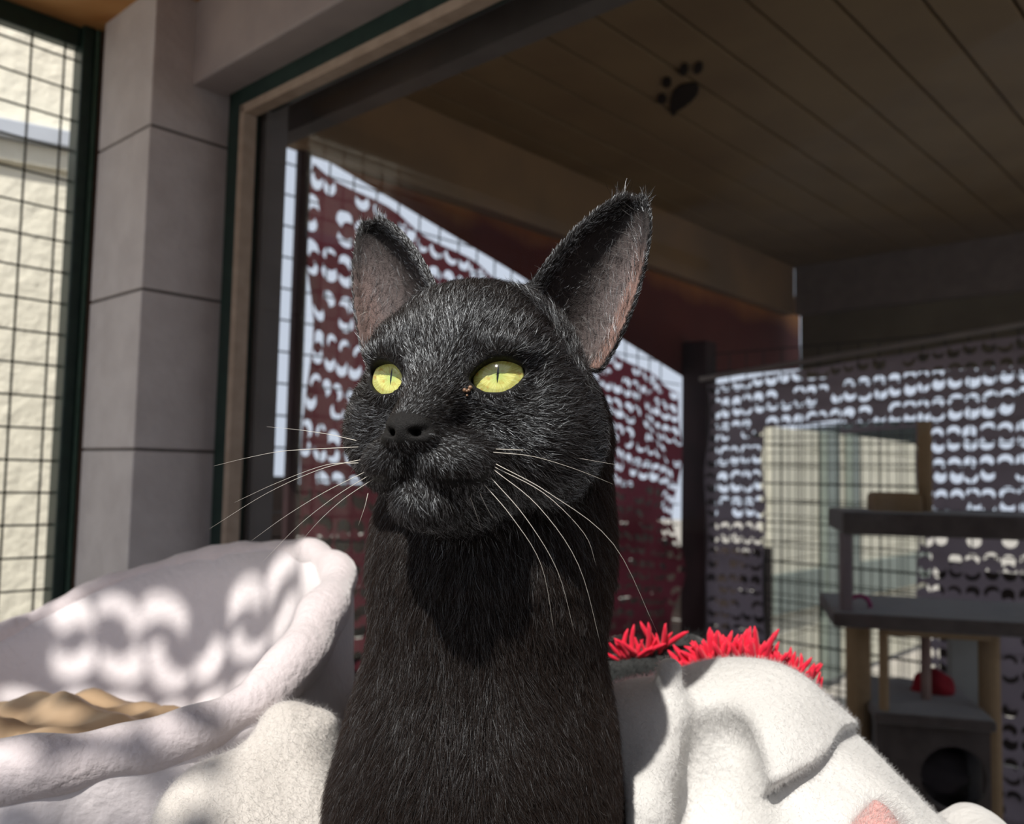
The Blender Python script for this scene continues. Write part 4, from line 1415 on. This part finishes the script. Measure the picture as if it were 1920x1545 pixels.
# distance to the eye openings (mm, in the plane of the lids)
def eye_open(h):
    out = np.full(len(h), 99.0); away = np.zeros((len(h), 3))
    for s in (-1, 1):
        u, v, w = eye_frame(s)
        q = h - EYE_C[s]
        pu, pv, pw = q @ u, q @ v, q @ w
        a, hu, hl_ = 10.4, 5.4, 6.9
        Ru, Rl = (a * a + hu * hu) / (2 * hu), (a * a + hl_ * hl_) / (2 * hl_)
        o = np.maximum(np.sqrt(pu ** 2 + (pv - hu + Ru) ** 2) - Ru, np.sqrt(pu ** 2 + (pv + hl_ - Rl) ** 2) - Rl)
        o = np.where(pw > 0, o, 99)
        m = o < out
        out = np.where(m, o, out)
        aw = nrm(pu[:, None] * u * 0.6 + pv[:, None] * v)
        away = np.where(m[:, None], aw, away)
    return out, away

# eyes ---------------------------------------------------------------
def eye_mat():
    m = bpy.data.materials.new('cat_eye')
    m.use_nodes = True
    nt = m.node_tree
    N, L = nt.nodes, nt.links
    b = N['Principled BSDF']
    b.inputs['Roughness'].default_value = 0.35
    b.inputs['Specular IOR Level'].default_value = 0.2
    b.inputs['Coat Weight'].default_value = 0.0
    b.inputs['Coat Roughness'].default_value = 0.045
    b.inputs['Coat IOR'].default_value = 1.38
    tc = N.new('ShaderNodeTexCoord')
    sp = N.new('ShaderNodeSeparateXYZ')
    L.new(tc.outputs['Object'], sp.inputs[0])          # x across, y up, z out; millimetres
    def math_(op, a, b2=None, c=None):
        n = N.new('ShaderNodeMath'); n.operation = op
        for i, q in enumerate((a, b2, c)):
            if q is None: continue
            if isinstance(q, (int, float)): n.inputs[i].default_value = q
            else: L.new(q, n.inputs[i])
        return n.outputs[0]
    X, Y = sp.outputs[0], sp.outputs[1]
    r = math_('SQRT', math_('ADD', math_('MULTIPLY', X, X), math_('MULTIPLY', Y, Y)))
    ang = math_('ARCTAN2', Y, X)
    cmb = N.new('ShaderNodeCombineXYZ')
    L.new(math_('MULTIPLY', math_('COSINE', ang), 9.0), cmb.inputs[0])
    L.new(math_('MULTIPLY', math_('SINE', ang), 9.0), cmb.inputs[1])
    L.new(math_('MULTIPLY', r, 0.25), cmb.inputs[2])
    n1 = N.new('ShaderNodeTexNoise'); n1.inputs['Scale'].default_value = 1.6; n1.inputs['Detail'].default_value = 6
    L.new(cmb.outputs[0], n1.inputs['Vector'])
    n2 = N.new('ShaderNodeTexNoise'); n2.inputs['Scale'].default_value = 0.45; n2.inputs['Detail'].default_value = 3
    L.new(tc.outputs['Object'], n2.inputs['Vector'])
    ramp = N.new('ShaderNodeValToRGB')
    e = ramp.color_ramp.elements
    e[0].position = 0.30; e[0].color = (*s2l(204, 190, 100), 1)
    e[1].position = 0.72; e[1].color = (*s2l(236, 236, 160), 1)
    e2 = e.new(0.5); e2.color = (*s2l(218, 220, 128), 1)
    L.new(n1.outputs['Fac'], ramp.inputs['Fac'])
    mo = N.new('ShaderNodeMix'); mo.data_type = 'RGBA'
    mo.inputs['B'].default_value = (*s2l(205, 150, 62), 1)
    L.new(ramp.outputs['Color'], mo.inputs['A'])
    mr = N.new('ShaderNodeMapRange'); mr.inputs['From Min'].default_value = 0.56; mr.inputs['From Max'].default_value = 0.72
    mr.inputs['To Max'].default_value = 0.75
    L.new(n2.outputs['Fac'], mr.inputs['Value'])
    L.new(mr.outputs['Result'], mo.inputs['Factor'])
    # greener towards the pupil
    mg = N.new('ShaderNodeMix'); mg.data_type = 'RGBA'
    mg.inputs['B'].default_value = (*s2l(170, 198, 110), 1)
    mr2 = N.new('ShaderNodeMapRange'); mr2.inputs['From Min'].default_value = 4.2; mr2.inputs['From Max'].default_value = 1.0
    mr2.inputs['To Max'].default_value = 0.7
    L.new(r, mr2.inputs['Value'])
    L.new(mr2.outputs['Result'], mg.inputs['Factor'])
    L.new(mo.outputs['Result'], mg.inputs['A'])
    # slit pupil
    t = math_('DIVIDE', math_('SUBTRACT', Y, 0.6), 3.6)
    half = math_('MULTIPLY', math_('SUBTRACT', 1.0, math_('MULTIPLY', t, t)), 0.42)
    pup = math_('LESS_THAN', math_('ABSOLUTE', X), half)
    mp = N.new('ShaderNodeMix'); mp.data_type = 'RGBA'
    mp.inputs['B'].default_value = (0.008, 0.014, 0.010, 1)
    L.new(pup, mp.inputs['Factor'])
    L.new(mg.outputs['Result'], mp.inputs['A'])
    # dark limbus
    mr3 = N.new('ShaderNodeMapRange'); mr3.inputs['From Min'].default_value = 9.0; mr3.inputs['From Max'].default_value = 9.6
    L.new(r, mr3.inputs['Value'])
    ml = N.new('ShaderNodeMix'); ml.data_type = 'RGBA'
    ml.inputs['B'].default_value = (0.035, 0.016, 0.010, 1)
    L.new(mr3.outputs['Result'], ml.inputs['Factor'])
    L.new(mp.outputs['Result'], ml.inputs['A'])
    L.new(ml.outputs['Result'], b.inputs['Base Color'])
    return m
M_EYE = eye_mat()
def clear_coat(name, gloss_rough, base, edge, tint=(1, 1, 1)):
    m = bpy.data.materials.new(name)
    m.use_nodes = True
    nt = m.node_tree
    N, L = nt.nodes, nt.links
    N.remove(N['Principled BSDF'])
    t = N.new('ShaderNodeBsdfTransparent'); t.inputs['Color'].default_value = (*tint, 1)
    g = N.new('ShaderNodeBsdfGlossy'); g.inputs['Roughness'].default_value = gloss_rough
    lw = N.new('ShaderNodeLayerWeight'); lw.inputs['Blend'].default_value = 0.25
    mr = N.new('ShaderNodeMapRange'); mr.inputs['To Min'].default_value = base; mr.inputs['To Max'].default_value = edge
    L.new(lw.outputs['Fresnel'], mr.inputs['Value'])
    mx = N.new('ShaderNodeMixShader')
    L.new(mr.outputs['Result'], mx.inputs['Fac'])
    L.new(t.outputs[0], mx.inputs[1]); L.new(g.outputs[0], mx.inputs[2])
    L.new(mx.outputs[0], N['Material Output'].inputs['Surface'])
    return m
M_CORNEA = clear_coat('cornea', 0.09, 0.05, 0.4)
GAZE = {s: nrm(np.array([s * math.sin(math.radians(10)) + 0.05, -1.0, 0.02])) for s in (-1, 1)}
for s in (-1, 1):
    bm = bmesh.new()
    bmesh.ops.create_uvsphere(bm, u_segments=48, v_segments=32, radius=EYE_R)
    for v_ in bm.verts:
        if v_.co.z > 6.4: v_.co.z = 6.4 + (v_.co.z - 6.4) * 0.2
    me = bpy.data.meshes.new('eye')
    bm.to_mesh(me); bm.free()
    me.shade_smooth()
    o = link('eye', me, M_EYE)
    bm = bmesh.new()
    bmesh.ops.create_uvsphere(bm, u_segments=48, v_segments=40, radius=EYE_R)
    bmesh.ops.delete(bm, geom=[v_ for v_ in bm.verts if v_.co.z < 5.0], context='VERTS')
    me = bpy.data.meshes.new('cornea')
    bm.to_mesh(me); bm.free()
    me.shade_smooth()
    oc = link('cornea', me, M_CORNEA)
    oc.parent = o
    w = HR @ GAZE[s]
    up = HR @ np.array([0, 0, 1.0])
    x = nrm(np.cross(up, w)); y = np.cross(w, x)
    R3 = Matrix(((x[0], y[0], w[0]), (x[1], y[1], w[1]), (x[2], y[2], w[2]))).to_4x4()
    c = h2w(EYE_C[s])
    o.matrix_world = Matrix.Translation(c) @ R3 @ Matrix.Scale(MM, 4)
    mw = o.matrix_world.copy()
    o.parent = cat_root
    o.matrix_parent_inverse = Matrix.Translation(-Vector(cat_root.location))
    o['label'] = 'yellow-green eye with a thin slit pupil'

# fur ------------------------------------------------------------------
rng = np.random.default_rng(7)
camv = nrm(np.array(CAM) - co)
facing = (no * camv).sum(1)
rel = co - np.array(CAM)
dz = rel @ np.array(FW)
ix, iy = CX + FPX * (rel @ np.array(RT)) / dz, CY - FPX * (rel @ np.array(UP)) / dz
inview = (ix > -60) & (ix < 1980) & (iy > -60) & (iy < 1640)
wt = np.where((facing > -0.35) & inview, 1.0, 0.10)
db_ = body_sdf(co[:, 0], co[:, 1], co[:, 2]) / MM
dh_ = head_sdf(hl[:, 0], hl[:, 1], hl[:, 2])
hd = np.clip(0.5 + (db_ - dh_) / 26, 0, 1)
hd = np.where((earish > 0.5) | (hl[:, 2] > 30), 1.0, hd)
eo, eaway = eye_open(hl)
def seg_d(h, a, b):
    a, b = np.array(a, float), np.array(b, float)
    t = np.clip(((h - a) @ (b - a)) / ((b - a) @ (b - a)), 0, 1)
    return np.linalg.norm(h - a - t[:, None] * (b - a), axis=1)
def mouth_d(h):
    g = np.stack([np.abs(h[:, 0]), h[:, 1], h[:, 2]], 1)
    return np.minimum(np.minimum(seg_d(g, (0, -54, -37), (10, -50.5, -39.5)), seg_d(g, (10, -50.5, -39.5), (23, -39, -36))), seg_d(g, (0, -61, -26), (0, -56, -37)) + 0.6)
wt = wt * np.where(eo < 1.0, 0.0, 1.0) * np.where(bare > 0.05, 0.06, 1.0) * (1 - bare_nose) * np.where(mouth_d(hl) < 2.6, 0.10, 1.0) * (1 + 0.9 * hd)
pos, nn, (h_, hdw, er, br) = sample_tris(co, no, tr, wt, FUR_N, rng, (hl, hd, earish, bare))
NN = len(pos)
eo, eaway = eye_open(h_)
fl_h = nrm(h_ - np.array([0, -60, -20]))
fl_h = fl_h + np.where((h_[:, 2] > 12)[:, None], np.array([0, 0.4, 0.5]), 0) * 0.6
fl_h = fl_h + np.array([0, 0.5, -0.5]) * np.clip((-22 - h_[:, 2]) / 20, 0, 1)[:, None]
nb = np.clip((6 - eo) / 5, 0, 1)[:, None]
fl_h = nrm(fl_h) * (1 - 0.8 * nb) + eaway * 0.8 * nb
axis_e = np.where(h_[:, :1] > 0, np.array([[0.35, 0.1, 0.93]]), np.array([[-0.35, 0.1, 0.93]]))
fl_h = np.where(er[:, None] > 0.5, axis_e, fl_h)
eb_ = (seg_d(np.stack([np.abs(h_[:, 0]), h_[:, 1], h_[:, 2]], 1), (24, -6, 46), (52, -2, 14)) < 9) & (er < 0.5)
fl_h = np.where(eb_[:, None], nrm(np.stack([np.sign(h_[:, 0]) * 0.75, -0.25 + 0 * h_[:, 0], 0.75 + 0 * h_[:, 0]], 1)), fl_h)
fl_w = nrm(fl_h) @ HR.T
side = np.clip((pos[:, 0] - (-0.02)) / 0.06, -1, 1)
fl_b = np.stack([0.55 * side, -0.10 + 0 * side, -1.0 + 0 * side], 1)
fl = fl_w * hdw[:, None] + nrm(fl_b) * (1 - hdw[:, None])
def wob(p, f, ph):
    return np.stack([np.sin(p[:, 0] * f + 3 * np.sin(p[:, 1] * f * 0.7 + ph) + ph), np.sin(p[:, 1] * f * 1.1 + 2.3 * np.sin(p[:, 2] * f * 0.8) + 2 * ph), np.sin(p[:, 2] * f * 0.9 + 2.7 * np.sin(p[:, 0] * f) + 3 * ph)], 1)
fl = nrm(fl) + (0.16 + 0.06 * hdw[:, None]) * wob(pos, 210, 0.4) + (0.13 + 0.05 * hdw[:, None]) * wob(pos, 800, 1.7) + rng.normal(0, 1, (NN, 3)) * (0.15 + 0.02 * hdw[:, None])
fl = nrm(fl - nn * (fl * nn).sum(1)[:, None])
dn = np.linalg.norm(h_ - np.array([0, -54, -21]), axis=1)
ln_h = 1.6 + 3.6 * np.clip((dn - 10) / 45, 0, 1) + 1.5 * np.clip((-30 - h_[:, 2]) / 15, 0, 1)
ln_h = np.where(eo < 5, np.minimum(ln_h, 1.6 + 0.4 * eo), ln_h)
md_ = mouth_d(h_)
ebase = (seg_d(np.stack([np.abs(h_[:, 0]), h_[:, 1], h_[:, 2]], 1), (24, -6, 46), (52, -2, 14)) < 9) & (er < 0.5)
ln_h = np.where(ebase, 8.5, ln_h)
ln_h = np.where(md_ < 7, np.minimum(ln_h, 1.0 + 0.42 * md_), ln_h)
ln_h = np.where(er > 0.5, np.where(br > 0.2, 5.0, 2.2), ln_h)
ln = ln_h * hdw + 7.5 * (1 - hdw)
ln = ln * rng.uniform(0.6, 1.25, NN) * MM
lift = (0.30 + 0.05 * (1 - hdw)) * rng.uniform(0.5, 1.5, NN)
d0 = nrm(fl + nn * lift[:, None] * 1.6)
d1 = nrm(fl + nn * lift[:, None] * 0.9 + rng.normal(0, 0.10, (NN, 3)))
d2 = nrm(fl + nn * lift[:, None] * 0.5 + rng.normal(0, 0.18, (NN, 3)))
pts = np.stack([pos, pos + d0 * (ln / 3)[:, None], pos + (d0 + d1) * (ln / 3)[:, None], pos + (d0 + d1 + d2) * (ln / 3)[:, None]], 1)
wdt = 0.046 * MM * rng.uniform(0.7, 1.3, NN) * np.where(dn < 30, 0.8, 1.0)
rad = wdt[:, None] * np.array([1.0, 0.95, 0.75, 0.2])
on_head = hdw + rng.uniform(-0.3, 0.3, NN) > 0.5
for nm_, sel, mm_ in (('head_fur', on_head, M_FUR), ('body_fur', ~on_head, M_FUR2)):
    fur = hair_obj(nm_, None, pts[sel], rad[sel], mm_)
    part(fur, cat_root)
    fur['kind'] = 'stuff'

# pale hairs inside the ears
er_w = np.where((bare > 0.04), 1.0, 0.0) * np.where(facing > -0.4, 1, 0)
p2, n2, (h2_, b2) = sample_tris(co, no, tr, er_w, 520, rng, (hl, bare))
sgn = np.sign(h2_[:, 0])
f2 = nrm(np.stack([-sgn * 0.9, 0 * sgn - 0.25, 0.35 + 0 * sgn], 1) + rng.normal(0, 0.45, (len(p2), 3))) @ HR.T
L2 = rng.uniform(3.5, 11, len(p2)) * MM
e0 = nrm(f2 + n2 * 0.45); e1 = nrm(f2 + n2 * 0.1 + rng.normal(0, .15, f2.shape)); e2 = nrm(f2 - n2 * 0.1 + rng.normal(0, .2, f2.shape))
pp = np.stack([p2, p2 + e0 * (L2 / 3)[:, None], p2 + (e0 + e1) * (L2 / 3)[:, None], p2 + (e0 + e1 + e2) * (L2 / 3)[:, None]], 1)
eh = hair_obj('ear_hair', None, pp, np.ones((len(p2), 1)) * 0.05 * MM * np.array([1, .9, .7, .2]), M_PALE)
part(eh, cat_root); eh['kind'] = 'stuff'; eh['label'] = 'sparse pale hairs inside the ears'
# tufts at the ear tips
tp = []
for s in (-1, 1):
    for q in range(90):
        t = rng.uniform(0.86, 1.0)
        a = bez(EAR_IN if rng.random() < 0.5 else EAR_OUT, t) * np.array([s, 1, 1]) + rng.normal(0, 0.8, 3)
        dr = nrm(np.array([s * 0.25, 0.1, 1.0]) + rng.normal(0, 0.28, 3))
        l = rng.uniform(3, 8.5)
        tp.append([h2w(a + dr * l * k / 3 + rng.normal(0, 0.15, 3)) for k in range(4)])
tp = np.array(tp)
tu = hair_obj('ear_tuft', None, tp, np.ones((len(tp), 1)) * 0.06 * MM * np.array([1, .9, .7, .2]), M_FUR)
part(tu, cat_root); tu['kind'] = 'stuff'

# a crumb of dried tear at the inner corner of one eye
_bv = BVHTree.FromPolygons([tuple(v) for v in co], [tuple(t) for t in tr])
_h = _bv.ray_cast(CAM, ray(878, 733).normalized())[0]
if _h is not None:
    bm = bmesh.new()
    for q in range(5):
        r_ = bmesh.ops.create_icosphere(bm, subdivisions=2, radius=rng.uniform(0.5, 0.9) * MM)
        bmesh.ops.translate(bm, verts=r_['verts'], vec=_h - FW * 0.0012 + Vector(rng.normal(0, 0.0007, 3)))
    o = bmobj('tear_crust', bm, mat('tear_crust', (0.16, 0.085, 0.05), 0.35, 0.5, (0.30, 0.18, 0.11), 900), None, True)
    part(o, cat_root); o['label'] = 'brown dried tear at the inner eye corner'

# whiskers: root at the pad, shaped by pixel-checked bends
M_WHISK = mat('whisker', (0.85, 0.80, 0.72), 0.35, 0.5, scale=50)
def whisker(pix, r=0.13):
    n = 16
    pts = spline([P(*q) for q in pix], n)
    bm = bmesh.new()
    tube_bm(bm, pts, [r * MM * (1 - 0.8 * i / (n - 1)) for i in range(n)], 5)
    o = bmobj('whisker', bm, M_WHISK, None, True)
    part(o, cat_root)
WH = [
 [(672, 838, .327), (540, 845, .335), (470, 857, .34), (400, 874, .345)],
 [(676, 862, .325), (600, 880, .33), (500, 925, .335), (392, 992, .34)],
 [(672, 868, .330), (610, 872, .335), (520, 905, .34), (440, 942, .345)],
 [(690, 882, .322), (610, 922, .328), (535, 968, .333), (470, 1015, .338)],
 [(694, 890, .322), (630, 930, .328), (560, 985, .333), (494, 1052, .338)],
 [(700, 898, .322), (645, 935, .326), (600, 975, .33), (562, 1018, .335)],
 [(668, 826, .33), (620, 815, .335), (560, 806, .34), (500, 800, .345)],
 [(690, 925, .325), (684, 950, .325), (672, 985, .327)],
 [(925, 848, .318), (1000, 856, .32), (1080, 880, .325), (1150, 908, .33)],
 [(930, 842, .320), (1010, 846, .325), (1090, 860, .33), (1165, 873, .335)],
 [(930, 870, .316), (1030, 925, .312), (1150, 1020, .312), (1232, 1185, .318)],
 [(925, 880, .316), (1010, 950, .312), (1085, 1060, .312), (1128, 1215, .318)],
 [(920, 895, .316), (985, 970, .312), (1045, 1070, .312), (1078, 1190, .318)],
 [(905, 905, .316), (960, 970, .312), (1015, 1060, .312), (1040, 1190, .318)],
 [(928, 876, .317), (1020, 925, .315), (1095, 1000, .315), (1118, 1060, .318)],
 [(875, 915, .318), (888, 950, .317), (900, 985, .318)],
 [(900, 925, .318), (912, 950, .317), (925, 972, .318)],
]
for w_ in WH: whisker(w_)
for w_ in [[(705, 600, .36), (690, 585, .352), (672, 592, .35)], [(585, 568, .35), (600, 568, .35), (622, 566, .352), (700, 585, .365)]][:1]:
    whisker(w_, 0.10)
